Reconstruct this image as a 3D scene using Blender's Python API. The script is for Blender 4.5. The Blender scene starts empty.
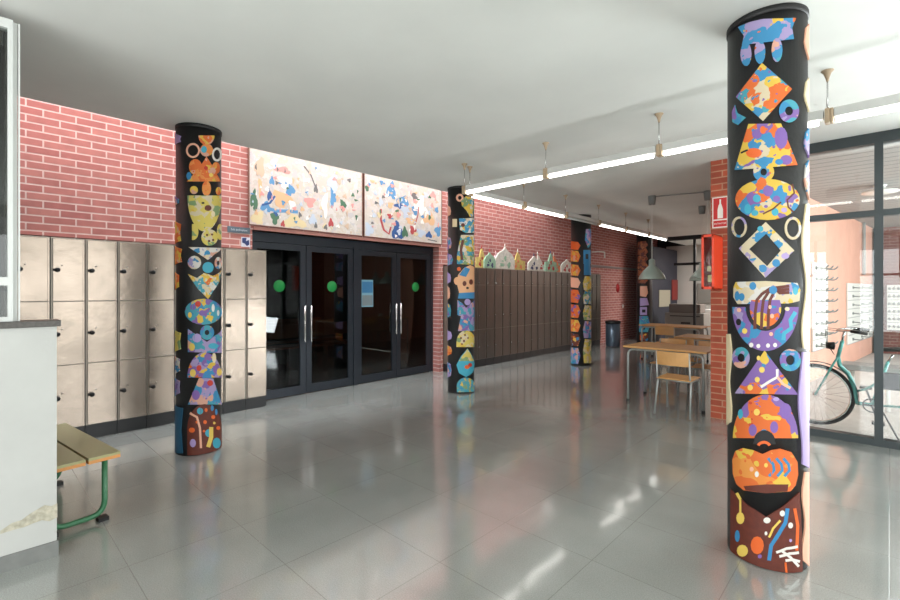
import bpy, bmesh, math, random
from mathutils import Vector
random.seed(7)
C = bpy.context.scene.collection
SC = bpy.context.scene
PI = math.pi
# ------------------------------------------------------------------ camera
H = 1.5; FP = 460.0
cam = bpy.data.cameras.new('camera'); co = bpy.data.objects.new('camera', cam); C.objects.link(co)
co.location = (0, 0, H); co.rotation_euler = (PI/2, 0, math.asin(0.6911))
cam.sensor_width = 36; cam.lens = FP/900*36; cam.shift_y = -9/900; cam.clip_end = 200
SC.camera = co
# ------------------------------------------------------------------ world / exposure
SC.view_settings.view_transform = 'Standard'; SC.view_settings.look = 'None'
SC.view_settings.exposure = 0.36; SC.view_settings.gamma = 1; SC.view_settings.use_curve_mapping = False
SC.cycles.use_denoising = True
SC.cycles.max_bounces = 8; SC.cycles.diffuse_bounces = 5; SC.cycles.glossy_bounces = 5; SC.cycles.transparent_max_bounces = 12
SC.cycles.sample_clamp_indirect = 6
w = bpy.data.worlds.new('sky'); SC.world = w; w.use_nodes = True
nt = w.node_tree; bg = nt.nodes['Background']
tc = nt.nodes.new('ShaderNodeTexCoord'); sx = nt.nodes.new('ShaderNodeSeparateXYZ'); rp = nt.nodes.new('ShaderNodeValToRGB')
nt.links.new(tc.outputs['Generated'], sx.inputs[0]); nt.links.new(sx.outputs['Z'], rp.inputs[0]); nt.links.new(rp.outputs[0], bg.inputs[0])
e = rp.color_ramp.elements
e[0].position = 0.0; e[0].color = (0.62, 0.62, 0.54, 1)
e[1].position = 0.35; e[1].color = (0.86, 0.93, 1.0, 1)
m_ = rp.color_ramp.elements.new(0.04); m_.color = (0.95, 0.95, 0.90, 1)
bg.inputs[1].default_value = 1.1
def area(name, loc, rot, sx_, sy_, power, col=(1, 1, 1)):
    l = bpy.data.lights.new(name, 'AREA'); l.shape = 'RECTANGLE'; l.size = sx_; l.size_y = sy_; l.energy = power; l.color = col
    o = bpy.data.objects.new(name, l); C.objects.link(o); o.location = loc; o.rotation_euler = rot; return o
area('skylight_daylight', (-5.48, 2.6, 5.6), (0, 0, 0), 0.9, 12.0, 430, (0.95, 0.98, 1.0))
area('street_window_daylight', (-0.3, -3.95, 1.55), (PI/2+.5, 0, 0), 6.5, 2.4, 230, (0.96, 0.985, 1.0))
area('porch_daylight', (4.3, 9.6, 1.9), (0, PI/2, 0), 2.4, 6.5, 360, (0.96, 0.98, 1.0))
area('kitchen_fill', (-2.6, 15.0, 2.9), (0, 0, 0), 1.6, 1.2, 130, (1.0, 0.96, 0.92))  # added lamp under the kitchen ceiling, no window there, brightens the far end
area('side_window_daylight', (4.35, 1.5, 1.6), (0, PI/2+.6, 0), 2.3, 7.0, 130, (0.96, 0.985, 1.0))
area('porch_window_fill', (2.3, 6.35, 1.5), (-PI/2-.3, 0, 0), 4.1, 2.5, 480, (0.95, 0.985, 1.0))  # fill lamp added outside the glass, right of view, brightens ceiling and floor

# ------------------------------------------------------------------ pixel measurements to world points
def ray(px, py):
    a = (px-450)/FP; return Vector((.7227*a-.6911, .6911*a+.7227, (291-py)/FP))
def P(px, py, x=None, y=None, z=None):
    d = ray(px, py)
    t = x/d.x if x is not None else (y/d.y if y is not None else (z-H)/d.z)
    return Vector((0, 0, H))+d*t
# ------------------------------------------------------------------ materials
MATS = {}
def srgb(c):
    return tuple((v/255/12.92 if v/255 <= .04045 else ((v/255+.055)/1.055)**2.4) for v in c)+(1,)
def mat(name, col, rough=.6, metal=0, bump=0, bscale=30, emit=None, es=1, coat=0, vary=0, vscale=6):
    if name in MATS: return MATS[name]
    m = bpy.data.materials.new(name); m.use_nodes = True; t = m.node_tree; b = t.nodes['Principled BSDF']
    c = srgb(col); b.inputs['Base Color'].default_value = c; b.inputs['Roughness'].default_value = rough; b.inputs['Metallic'].default_value = metal
    if coat: b.inputs['Coat Weight'].default_value = coat; b.inputs['Coat Roughness'].default_value = .08
    g = t.nodes.new('ShaderNodeNewGeometry')
    if vary:
        n = t.nodes.new('ShaderNodeTexNoise'); n.inputs['Scale'].default_value = vscale; n.inputs['Detail'].default_value = 5
        t.links.new(g.outputs['Position'], n.inputs['Vector'])
        r = t.nodes.new('ShaderNodeValToRGB'); t.links.new(n.outputs['Fac'], r.inputs[0])
        r.color_ramp.elements[0].position = .3; r.color_ramp.elements[1].position = .7
        r.color_ramp.elements[0].color = tuple(v*(1-vary) for v in c[:3])+(1,)
        r.color_ramp.elements[1].color = tuple(min(1, v*(1+vary)) for v in c[:3])+(1,)
        t.links.new(r.outputs[0], b.inputs['Base Color'])
    if bump:
        n = t.nodes.new('ShaderNodeTexNoise'); n.inputs['Scale'].default_value = bscale; n.inputs['Detail'].default_value = 4
        t.links.new(g.outputs['Position'], n.inputs['Vector'])
        bp = t.nodes.new('ShaderNodeBump'); bp.inputs['Strength'].default_value = bump; bp.inputs['Distance'].default_value = .02
        t.links.new(n.outputs['Fac'], bp.inputs['Height']); t.links.new(bp.outputs[0], b.inputs['Normal'])
    if emit: b.inputs['Emission Color'].default_value = srgb(emit); b.inputs['Emission Strength'].default_value = es
    MATS[name] = m; return m
def brick_mat(name, axis, c1, c2, mort, rough=.8):
    m = bpy.data.materials.new(name); m.use_nodes = True; t = m.node_tree; b = t.nodes['Principled BSDF']
    g = t.nodes.new('ShaderNodeNewGeometry'); s = t.nodes.new('ShaderNodeSeparateXYZ'); cb = t.nodes.new('ShaderNodeCombineXYZ')
    t.links.new(g.outputs['Position'], s.inputs[0])
    if axis == 'xy':
        ad = t.nodes.new('ShaderNodeMath'); ad.operation = 'ADD'; t.links.new(s.outputs['X'], ad.inputs[0]); t.links.new(s.outputs['Y'], ad.inputs[1]); src = ad.outputs[0]
    else: src = s.outputs[axis.upper()]
    t.links.new(src, cb.inputs[0]); t.links.new(s.outputs['Z'], cb.inputs[1])
    br = t.nodes.new('ShaderNodeTexBrick'); br.inputs['Scale'].default_value = 1; br.inputs['Brick Width'].default_value = .252
    br.inputs['Row Height'].default_value = .0745; br.inputs['Mortar Size'].default_value = .0075; br.inputs['Mortar Smooth'].default_value = .2
    br.inputs['Color1'].default_value = srgb(c1); br.inputs['Color2'].default_value = srgb(c2); br.inputs['Mortar'].default_value = srgb(mort)
    t.links.new(cb.outputs[0], br.inputs['Vector'])
    n = t.nodes.new('ShaderNodeTexNoise'); n.inputs['Scale'].default_value = 9; n.inputs['Detail'].default_value = 6
    t.links.new(g.outputs['Position'], n.inputs['Vector'])
    mx = t.nodes.new('ShaderNodeMix'); mx.data_type = 'RGBA'; mx.blend_type = 'OVERLAY'; mx.inputs['Factor'].default_value = .25
    t.links.new(br.outputs['Color'], mx.inputs[6]); t.links.new(n.outputs['Fac'], mx.inputs[7]); t.links.new(mx.outputs[2], b.inputs['Base Color'])
    bp = t.nodes.new('ShaderNodeBump'); bp.inputs['Strength'].default_value = .5; bp.inputs['Distance'].default_value = .006; bp.invert = True
    t.links.new(br.outputs['Fac'], bp.inputs['Height']); t.links.new(bp.outputs[0], b.inputs['Normal'])
    b.inputs['Roughness'].default_value = rough
    MATS[name] = m; return m
def paint_mat(name, pal, scale=14, warp=.08, rough=.7):
    pal = [tuple(int(v*.86+16) for v in c) for c in pal]; scale *= 1.1
    """splashes of flat poster paint"""
    if name in MATS: return MATS[name]
    m = bpy.data.materials.new(name); m.use_nodes = True; t = m.node_tree; b = t.nodes['Principled BSDF']
    g = t.nodes.new('ShaderNodeNewGeometry')
    n = t.nodes.new('ShaderNodeTexNoise'); n.inputs['Scale'].default_value = scale*.8; n.inputs['Detail'].default_value = 2
    t.links.new(g.outputs['Position'], n.inputs['Vector'])
    vm = t.nodes.new('ShaderNodeVectorMath'); vm.operation = 'MULTIPLY_ADD'; vm.inputs[1].default_value = (warp,)*3
    t.links.new(n.outputs['Color'], vm.inputs[0]); t.links.new(g.outputs['Position'], vm.inputs[2])
    v = t.nodes.new('ShaderNodeTexVoronoi'); v.inputs['Scale'].default_value = scale; t.links.new(vm.outputs[0], v.inputs['Vector'])
    s = t.nodes.new('ShaderNodeSeparateColor'); t.links.new(v.outputs['Color'], s.inputs[0])
    r = t.nodes.new('ShaderNodeValToRGB'); r.color_ramp.interpolation = 'CONSTANT'; t.links.new(s.outputs[0], r.inputs[0])
    el = r.color_ramp.elements
    while len(el) > 1: el.remove(el[-1])
    el[0].position = 0; el[0].color = srgb(pal[0])
    for i, c in enumerate(pal[1:], 1): x = el.new(i/len(pal)); x.color = srgb(c)
    # second layer of small dabs
    v2 = t.nodes.new('ShaderNodeTexVoronoi'); v2.inputs['Scale'].default_value = scale*1.7; t.links.new(vm.outputs[0], v2.inputs['Vector'])
    lt = t.nodes.new('ShaderNodeMath'); lt.operation = 'LESS_THAN'; lt.inputs[1].default_value = .25; t.links.new(v2.outputs['Distance'], lt.inputs[0])
    s2 = t.nodes.new('ShaderNodeSeparateColor'); t.links.new(v2.outputs['Color'], s2.inputs[0])
    r2 = t.nodes.new('ShaderNodeValToRGB'); r2.color_ramp.interpolation = 'CONSTANT'; t.links.new(s2.outputs[1], r2.inputs[0])
    el = r2.color_ramp.elements
    while len(el) > 1: el.remove(el[-1])
    el[0].position = 0; el[0].color = srgb(pal[-1])
    for i, c in enumerate(reversed(pal[:-1]), 1): x = el.new(i/len(pal)); x.color = srgb(c)
    mx = t.nodes.new('ShaderNodeMix'); mx.data_type = 'RGBA'
    t.links.new(lt.outputs[0], mx.inputs[0]); t.links.new(r.outputs[0], mx.inputs[6]); t.links.new(r2.outputs[0], mx.inputs[7])
    t.links.new(mx.outputs[2], b.inputs['Base Color']); b.inputs['Roughness'].default_value = rough
    MATS[name] = m; return m
def glass_mat(name, tint=(.9, .95, .93), refl=1.0, rough=0.0):
    m = bpy.data.materials.new(name); m.use_nodes = True; t = m.node_tree; t.nodes.remove(t.nodes['Principled BSDF'])
    out = t.nodes['Material Output']; tr = t.nodes.new('ShaderNodeBsdfTransparent'); tr.inputs[0].default_value = tint+(1,)
    gl = t.nodes.new('ShaderNodeBsdfGlossy'); gl.inputs['Roughness'].default_value = rough
    fr = t.nodes.new('ShaderNodeFresnel'); fr.inputs[0].default_value = 1.5
    mu = t.nodes.new('ShaderNodeMath'); mu.operation = 'MULTIPLY'; mu.inputs[1].default_value = refl; t.links.new(fr.outputs[0], mu.inputs[0])
    mx = t.nodes.new('ShaderNodeMixShader'); t.links.new(mu.outputs[0], mx.inputs[0]); t.links.new(tr.outputs[0], mx.inputs[1]); t.links.new(gl.outputs[0], mx.inputs[2])
    t.links.new(mx.outputs[0], out.inputs[0]); MATS[name] = m; return m
def floor_mat():
    m = bpy.data.materials.new('terrazzo_floor'); m.use_nodes = True; t = m.node_tree; b = t.nodes['Principled BSDF']
    g = t.nodes.new('ShaderNodeNewGeometry')
    br = t.nodes.new('ShaderNodeTexBrick'); br.offset = 0; br.inputs['Scale'].default_value = 1; br.inputs['Brick Width'].default_value = .6; br.inputs['Row Height'].default_value = .6
    br.inputs['Mortar Size'].default_value = .0022; br.inputs['Color1'].default_value = srgb((150, 153, 149)); br.inputs['Color2'].default_value = srgb((146, 149, 145)); br.inputs['Mortar'].default_value = srgb((128, 130, 126))
    t.links.new(g.outputs['Position'], br.inputs['Vector'])
    n = t.nodes.new('ShaderNodeTexNoise'); n.inputs['Scale'].default_value = 160; n.inputs['Detail'].default_value = 3; t.links.new(g.outputs['Position'], n.inputs['Vector'])
    n2 = t.nodes.new('ShaderNodeTexNoise'); n2.inputs['Scale'].default_value = 1.3; n2.inputs['Detail'].default_value = 5; t.links.new(g.outputs['Position'], n2.inputs['Vector'])
    mx = t.nodes.new('ShaderNodeMix'); mx.data_type = 'RGBA'; mx.blend_type = 'OVERLAY'; mx.inputs[0].default_value = .35
    t.links.new(br.outputs['Color'], mx.inputs[6]); t.links.new(n.outputs['Fac'], mx.inputs[7])
    mx2 = t.nodes.new('ShaderNodeMix'); mx2.data_type = 'RGBA'; mx2.blend_type = 'OVERLAY'; mx2.inputs[0].default_value = .3
    t.links.new(mx.outputs[2], mx2.inputs[6]); t.links.new(n2.outputs['Fac'], mx2.inputs[7]); t.links.new(mx2.outputs[2], b.inputs['Base Color'])
    rr = t.nodes.new('ShaderNodeMapRange'); rr.inputs[3].default_value = .12; rr.inputs[4].default_value = .24; t.links.new(n2.outputs['Fac'], rr.inputs[0]); t.links.new(rr.outputs[0], b.inputs['Roughness'])
    b.inputs['IOR'].default_value = 1.6; b.inputs['Coat Weight'].default_value = .9; b.inputs['Coat Roughness'].default_value = .085; b.inputs['Coat IOR'].default_value = 1.75
    n3 = t.nodes.new('ShaderNodeTexNoise'); n3.inputs['Scale'].default_value = 2.2; n3.inputs['Detail'].default_value = 1; t.links.new(g.outputs['Position'], n3.inputs['Vector'])
    ad = t.nodes.new('ShaderNodeMath'); ad.operation = 'MULTIPLY_ADD'; ad.inputs[1].default_value = -.04; t.links.new(br.outputs['Fac'], ad.inputs[0]); t.links.new(n3.outputs['Fac'], ad.inputs[2])
    bp = t.nodes.new('ShaderNodeBump'); bp.inputs['Strength'].default_value = .3; bp.inputs['Distance'].default_value = .012
    t.links.new(ad.outputs[0], bp.inputs['Height']); t.links.new(bp.outputs[0], b.inputs['Normal']); t.links.new(bp.outputs[0], b.inputs['Coat Normal'])
    return m
def slat_mat(name, col, axis, pitch):
    m = mat(name, col, .7); t = m.node_tree; b = t.nodes['Principled BSDF']
    g = t.nodes.new('ShaderNodeNewGeometry'); s = t.nodes.new('ShaderNodeSeparateXYZ'); t.links.new(g.outputs['Position'], s.inputs[0])
    a = t.nodes.new('ShaderNodeMath'); a.operation = 'MULTIPLY'; a.inputs[1].default_value = 1/pitch; t.links.new(s.outputs[axis], a.inputs[0])
    f = t.nodes.new('ShaderNodeMath'); f.operation = 'FRACT'; t.links.new(a.outputs[0], f.inputs[0])
    l = t.nodes.new('ShaderNodeMath'); l.operation = 'LESS_THAN'; l.inputs[1].default_value = .14; t.links.new(f.outputs[0], l.inputs[0])
    mx = t.nodes.new('ShaderNodeMix'); mx.data_type = 'RGBA'; t.links.new(l.outputs[0], mx.inputs[0])
    mx.inputs[6].default_value = srgb(col); mx.inputs[7].default_value = tuple(v*.55 for v in srgb(col)[:3])+(1,)
    t.links.new(mx.outputs[2], b.inputs['Base Color']); return m
# ------------------------------------------------------------------ mesh helpers
class MB:
    def __init__(s): s.bm = bmesh.new(); s.mi = 0
    def _mark(s, n0):
        s.bm.faces.ensure_lookup_table()
        for f in list(s.bm.faces)[n0:]: f.material_index = s.mi
    def box(s, a, b, bev=0):
        n0 = len(s.bm.faces); x0, x1 = sorted((a[0], b[0])); y0, y1 = sorted((a[1], b[1])); z0, z1 = sorted((a[2], b[2]))
        v = [s.bm.verts.new(p) for p in ((x0,y0,z0),(x1,y0,z0),(x1,y1,z0),(x0,y1,z0),(x0,y0,z1),(x1,y0,z1),(x1,y1,z1),(x0,y1,z1))]
        fs = [s.bm.faces.new([v[i] for i in q]) for q in ((3,2,1,0),(4,5,6,7),(0,1,5,4),(1,2,6,5),(2,3,7,6),(3,0,4,7))]
        if bev:
            ed = list({e for f in fs for e in f.edges}); bmesh.ops.bevel(s.bm, geom=ed, offset=bev, segments=2, affect='EDGES', profile=.5)
        s._mark(n0); return s
    def prism(s, pts, d):
        """polygon pts (3D) extruded by vector d"""
        n0 = len(s.bm.faces); d = Vector(d); a = [s.bm.verts.new(p) for p in pts]; b = [s.bm.verts.new(Vector(p)+d) for p in pts]; n = len(a)
        s.bm.faces.new(a[::-1]); s.bm.faces.new(b)
        for i in range(n): s.bm.faces.new((a[i], a[(i+1) % n], b[(i+1) % n], b[i]))
        s._mark(n0); return s
    def tube(s, pts, r, n=10, closed=False):
        n0 = len(s.bm.faces); pts = [Vector(p) for p in pts]; rings = []; N = len(pts); up = None
        for i, p in enumerate(pts):
            if closed: t = pts[(i+1) % N]-pts[i-1]
            else: t = pts[min(i+1, N-1)]-pts[max(i-1, 0)]
            t.normalize()
            if up is None: up = Vector((0,0,1)) if abs(t.z) < .9 else Vector((1,0,0))
            u = t.cross(up)
            if u.length < 1e-4: u = t.orthogonal()
            u.normalize(); v = u.cross(t).normalized(); up = v
            rr = r[i] if isinstance(r, (list, tuple)) else r
            rings.append([s.bm.verts.new(p+(u*math.cos(2*PI*k/n)+v*math.sin(2*PI*k/n))*rr) for k in range(n)])
        for i in range(N if closed else N-1):
            a, b = rings[i], rings[(i+1) % N]
            for k in range(n): s.bm.faces.new((a[k], a[(k+1) % n], b[(k+1) % n], b[k])).smooth = True
        if not closed: s.bm.faces.new(rings[0][::-1]); s.bm.faces.new(rings[-1])
        s._mark(n0); return s
    def lathe(s, prof, c=(0,0,0), n=32, axis='z'):
        n0 = len(s.bm.faces); c = Vector(c); rings = []
        for r, h in prof:
            ring = []
            for k in range(n):
                a = 2*PI*k/n; x, y = r*math.cos(a), r*math.sin(a)
                p = (x, y, h) if axis == 'z' else ((h, x, y) if axis == 'x' else (y, h, x)); ring.append(s.bm.verts.new(c+Vector(p)))
            rings.append(ring)
        for a, b in zip(rings, rings[1:]):
            for k in range(n): s.bm.faces.new((a[k], a[(k+1) % n], b[(k+1) % n], b[k])).smooth = True
        if prof[0][0] > 1e-5: s.bm.faces.new(rings[0][::-1])
        if prof[-1][0] > 1e-5: s.bm.faces.new(rings[-1])
        s._mark(n0); return s
    def build(s, name, mats, parent=None, recalc=True):
        if recalc: bmesh.ops.remove_doubles(s.bm, verts=s.bm.verts, dist=1e-6); bmesh.ops.recalc_face_normals(s.bm, faces=s.bm.faces)
        me = bpy.data.meshes.new(name); s.bm.to_mesh(me); s.bm.free(); o = bpy.data.objects.new(name, me); C.objects.link(o)
        for m in (mats if isinstance(mats, (list, tuple)) else [mats]): me.materials.append(m)
        if parent: o.parent = parent
        return o
def tag(o, label=None, cat=None, group=None, kind=None):
    if label: o['label'] = label
    if cat: o['category'] = cat
    if group: o['group'] = group
    if kind: o['kind'] = kind
    return o
def empty(name, loc, rz, label, cat, group=None):
    o = bpy.data.objects.new(name, None); C.objects.link(o); o.location = loc; o.rotation_euler = (0, 0, rz); o.empty_display_size = .1
    return tag(o, label, cat, group)
def dup(o, parent=None, label=None):
    c = o.copy(); C.objects.link(c); c.parent = parent
    if label: c['label'] = label
    for ch in list(o.children): dup(ch, c)
    return c
def struct(o): o['kind'] = 'structure'; return o
def bend(pts, r, seg=5):
    """round the corners of a polyline"""
    pts = [Vector(p) for p in pts]; out = [pts[0]]
    for i in range(1, len(pts)-1):
        a, b, c = pts[i-1], pts[i], pts[i+1]; u = (a-b); v = (c-b); d = min(r, u.length*.49, v.length*.49); p, q = b+u.normalized()*d, b+v.normalized()*d
        for k in range(seg+1):
            t = k/seg; out.append(p*(1-t)**2+b*2*t*(1-t)+q*t*t)
    return out+[pts[-1]]

M = dict(
 floor=floor_mat(), plaster=mat('ceiling_plaster', (224, 225, 220), .9, vary=.05, vscale=1.2, bump=.08, bscale=4),
 shaft=mat('shaft_paint', (225, 222, 218), .9), wallw=mat('white_wall_paint', (184, 184, 180), .75, vary=.04, vscale=4, bump=.3, bscale=8),
 brick=brick_mat('red_brick_facing_x', 'y', (186, 124, 116), (170, 106, 101), (212, 186, 180)),
 brickxy=brick_mat('red_brick_pillar', 'xy', (176, 82, 56), (150, 70, 50), (180, 130, 104)),
 dark=mat('dark_paint', (26, 27, 28), .6), anth=mat('anthracite_aluminium', (52, 58, 66), .35, .4), anth2=mat('window_frame_anthracite', (52, 60, 62), .4, .2),
 steel=mat('brushed_steel', (200, 200, 198), .25, 1), lock=mat('locker_champagne_metal', (178, 164, 150), .27, .8, bump=.35, bscale=3.2, vary=.13, vscale=3.5),  # locker colour variation stands in for cloudy reflections
 lockframe=mat('locker_frame_metal', (150, 142, 132), .4, .7), plinth=mat('black_plinth', (38, 39, 41), .4), black=mat('black_rubber', (18, 18, 18), .5),
 grey=mat('grey_paint', (150, 152, 150), .6), skirting=mat('grey_skirting', (120, 121, 118), .5, vary=.08, vscale=20),
 blackpaper=mat('black_card_wrap', (27, 27, 28), .5, bump=.1, bscale=40), granite=mat('dark_granite_cap', (78, 74, 70), .4, vary=.25, vscale=60),
 whitemet=mat('white_frame_paint', (205, 207, 204), .4), wood=mat('birch_plywood', (206, 156, 98), .45, vary=.07, vscale=9),
 woodedge=mat('ply_edge', (206, 140, 78), .5), benchtop=mat('bench_laminate', (158, 156, 112), .3), bgreen=mat('green_tube_paint', (58, 116, 80), .35),
 tubegrey=mat('grey_tube_paint', (165, 170, 168), .35, .4), red=mat('fire_red_enamel', (236, 72, 40), .35), white=mat('white_plastic', (232, 232, 228), .4),
 teal=mat('teal_bike_paint', (86, 164, 158), .3, coat=.5), tyre=mat('tyre_rubber', (40, 40, 42), .7), darkred=mat('dark_red', (120, 30, 26), .5),
 beige=mat('beige_clip_plastic', (176, 154, 126), .5), tubeon=mat('lit_fluorescent_tube', (255, 255, 255), .4, emit=(255, 252, 246), es=7),
 tubeoff=mat('unlit_fluorescent_tube', (190, 195, 192), .3), housing=mat('lamp_housing_grey', (196, 196, 192), .5),
)

# ================================================================== SETTING
YW = 6.06            # window wall plane
s = MB(); s.box((-6.4, -4.1, -.15), (4.6, YW, 0)); s.box((-6.4, YW, -.15), (-1.3, 18, 0)); struct(s.build('floor', M['floor']))
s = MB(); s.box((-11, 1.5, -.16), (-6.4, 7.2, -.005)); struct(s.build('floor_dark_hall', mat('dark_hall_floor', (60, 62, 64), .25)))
EX = -4.96
s = MB(); s.box((EX, -4.1, 3.035), (4.6, YW+.15, 3.4)); s.box((EX, YW+.15, 3.035), (-1.2, 18, 3.4)); struct(s.build('ceiling', M['plaster']))
s = MB(); s.box((EX, -4.1, 3.4), (EX+.12, 18, 5.7)); struct(s.build('wall_shaft', M['shaft']))
s = MB(); s.box((-6.3, 9.6, 5.7), (EX+.2, 18, 5.9)); s.box((-6.0, 9.5, 3.6), (EX, 9.62, 5.7)); struct(s.build('ceiling_shaft', M['shaft']))
s = MB()
s.box((-6.25, -4.1, 2.045), (-6.0, 2.55, 5.7)); s.box((-6.4, -4.1, 0), (-6.18, 2.55, 2.045))
s.box((-6.25, 2.55, 2.30), (-6.0, 5.985, 5.7)); s.box((-6.4, 5.985, 0), (-6.0, 6.09, 5.7))
s.box((-6.25, 6.09, 1.99), (-6.0, 12.45, 5.7)); s.box((-6.4, 6.09, 0), (-6.18, 12.45, 1.99))
s.box((-6.4, 12.45, 0), (-6.0, 18, 5.7)); struct(s.build('wall_left', M['brick']))
# far end
s = MB(); s.box((-6.4, 17.0, 0), (-1.2, 17.2, 5.7)); struct(s.build('wall_far', M['dark']))
s = MB(); s.box((-5.6, 16.7, 0), (-1.3, 16.9, 3.035)); struct(s.build('wall_kitchen', mat('far_white_wall', (178, 176, 170), .7)))
s = MB(); s.box((-5.6, 14.2, 0), (-5.2, 16.55, 2.86)); struct(s.build('wall_booth', mat('dark_navy_wall', (40, 42, 54), .6)))
s = MB(); s.box((-4.8, 13.75, 2.93), (-1.3, 13.9, 3.035)); struct(s.build('trim_beam', M['dark']))
# glazed partition under the beam
s = MB(); s.box((-4.42, 13.8, 2.22), (-1.3, 13.86, 2.29)); s.box((-3.92, 13.8, 0), (-3.86, 13.86, 2.93)); s.box((-2.9, 13.8, 0), (-2.84, 13.86, 2.93)); struct(s.build('trim_partition', M['dark']))
# wall between dining area and porch : peach painted, runs back from the pillar
pw = [(-1.32, YW+.1), (-.96, 9.46), (-.28, 15.4), (-1.3, 15.4), (-1.5, YW+.1)]
s = MB(); s.prism([(x, y, 0) for x, y in pw], (0, 0, 3.035)); struct(s.build('wall_porch', mat('peach_render', (220, 168, 148), .8, vary=.05, vscale=3)))
s = MB(); s.box((-.28, 15.2, 0), (4.6, 15.4, 3.035)); struct(s.build('wall_porch_far', brick_mat('dark_red_brick', 'x', (120, 66, 58), (104, 56, 50), (140, 110, 100))))
s = MB(); s.box((-1.3, YW+.1, -.15), (9, 15.4, -.01)); struct(s.build('floor_porch', mat('porch_paving', (196, 195, 190), .8, vary=.08, vscale=5)))
s = MB(); s.box((-1.3, YW+.15, 3.03), (4.6, 15.4, 3.3)); struct(s.build('ceiling_porch', slat_mat('porch_ceiling_boards', (160, 160, 158), 'Y', .22)))
# right and back walls (behind the camera)
s = MB(); s.box((4.5, -4.1, 0), (4.75, -2.2, 3.035)); s.box((4.5, -4.1, 0), (4.75, YW+.1, .35)); s.box((4.5, -4.1, 2.85), (4.75, YW+.1, 3.035)); s.box((4.5, 5.6, 0), (4.75, YW+.1, 3.035)); struct(s.build('wall_right', M['wallw']))
s = MB(); s.box((-6.4, -4.3, 0), (-3.2, -4.05, 5.7)); s.box((3.6, -4.3, 0), (4.75, -4.05, 3.035)); s.box((-3.2, -4.3, 2.9), (3.6, -4.05, 3.035)); s.box((-3.2, -4.3, 0), (3.6, -4.05, .25)); struct(s.build('wall_back', M['wallw']))
# dark hall behind the doors
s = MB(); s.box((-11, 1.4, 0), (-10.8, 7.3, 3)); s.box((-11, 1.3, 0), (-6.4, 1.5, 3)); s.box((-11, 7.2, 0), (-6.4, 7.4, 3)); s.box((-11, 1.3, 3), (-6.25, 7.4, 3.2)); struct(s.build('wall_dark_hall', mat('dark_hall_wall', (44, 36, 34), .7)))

# porch window: glazing frames
glass = glass_mat('clear_glass', (.93, .96, .95))
fm = M['anth2']
s = MB(); g = MB()
xm = -.077
for (x0, x1) in ((-1.02, xm-.03), (xm+.03, 1.5), (1.56, 3.0), (3.06, 4.5)):
    g.box((x0, YW+.045, .06), (x1, YW+.051, 2.93))
s.box((-1.02, YW, 0), (4.5, YW+.1, .07)); s.box((-1.02, YW, 2.93), (4.5, YW+.1, 3.035)); s.box((-1.02, YW, 2.225), (4.5, YW+.1, 2.285))
for xx in (-1.0, xm, 1.53, 3.03, 4.47): s.box((xx-.032, YW-.01, 0), (xx+.032, YW+.1, 3.0))
wf = struct(s.build('window_1', fm)); g.build('window_pane', glass, wf)
s = MB(); s.box((4.52, -2.2, 1.5), (4.6, 5.6, 1.56))
for yy in (-2.17, -.2, 1.75, 3.7, 5.57): s.box((4.52, yy-.03, .35), (4.6, yy+.03, 2.85))
struct(s.build('window_2', fm))
s = MB(); s.box((-3.2, -4.2, 1.9), (3.6, -4.12, 1.96))
for xx in (-3.17, -1.5, .2, 1.9, 3.57): s.box((xx-.03, -4.2, .25), (xx+.03, -4.12, 2.9))
struct(s.build('window_3', fm))

# ---------------- glass doors
DX = -6.16; DY = [2.555, 3.408, 4.26, 5.113, 5.965]
s = MB(); s.box((DX-.08, DY[0]-.02, 2.17), (DX, DY[4]+.02, 2.31)); s.box((DX-.08, DY[0]-.02, 0), (DX, DY[0]+.04, 2.2)); s.box((DX-.08, DY[4]-.04, 0), (DX, DY[4]+.02, 2.2)); s.box((DX-.08, DY[2]-.035, 0), (DX+.01, DY[2]+.035, 2.2))
struct(s.build('trim_door_frame', M['anth']))
s = MB(); s.box((-6.17, 2.56, 2.30), (-5.985, 5.985, 2.345)); struct(s.build('trim_lintel', mat('lintel_pink', (196, 140, 130), .7)))
dglass = glass_mat('door_glass', (.62, .66, .66), 1.0)
lvs = []
for i in range(4):
    y0, y1 = DY[i]+(.045 if i in (0,) else .005)+(.035 if i == 2 else 0), DY[i+1]-(.045 if i == 3 else .005)-(.035 if i == 1 else 0)
    s = MB(); st = .085
    s.box((DX-.055, y0, .01), (DX-.01, y0+st, 2.165)); s.box((DX-.055, y1-st, .01), (DX-.01, y1, 2.165)); s.box((DX-.055, y0+st, .01), (DX-.01, y1-st, .13)); s.box((DX-.055, y0+st, 2.08), (DX-.01, y1-st, 2.165))
    lf = struct(s.build('door_%d' % (i+1), M['anth'])); lvs.append((lf, y0, y1))
    s = MB(); s.box((DX-.036, y0+st, .13), (DX-.030, y1-st, 2.08)); s.build('door_pane', dglass, lf)
    yh = (y1-.045) if i in (0, 2) else (y0+.045)
    s = MB(); zz0, zz1 = .765, 1.285
    s.tube([(DX+.05, yh, zz0), (DX+.05, yh, zz1)], .014)
    for zz in (zz0+.05, zz1-.05): s.tube([(DX-.02, yh, zz), (DX+.05, yh, zz)], .008)
    s.tube([(DX-.115, yh, zz0), (DX-.115, yh, zz1)], .014)
    s.build('door_handle', M['steel'], lf)
grn = mat('green_sticker', (22, 152, 72), .5)
def disc_on_x(name, px, py, rr, m, parent, x):
    c = P(px, py, x=x); s = MB(); s.lathe([(0, 0), (rr, 0), (rr, .004), (0, .004)], c, 28, 'x'); return s.build(name, m, parent)
for i, (px, py) in ((0, (279.3, 286)), (1, (332, 286.5)), (3, (415.5, 287))): disc_on_x('safety_dot', px, py, .083, grn, lvs[i][0], DX-.03)
a = P(361.5, 307, x=DX-.028); b = P(373, 280, x=DX-.028)
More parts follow.
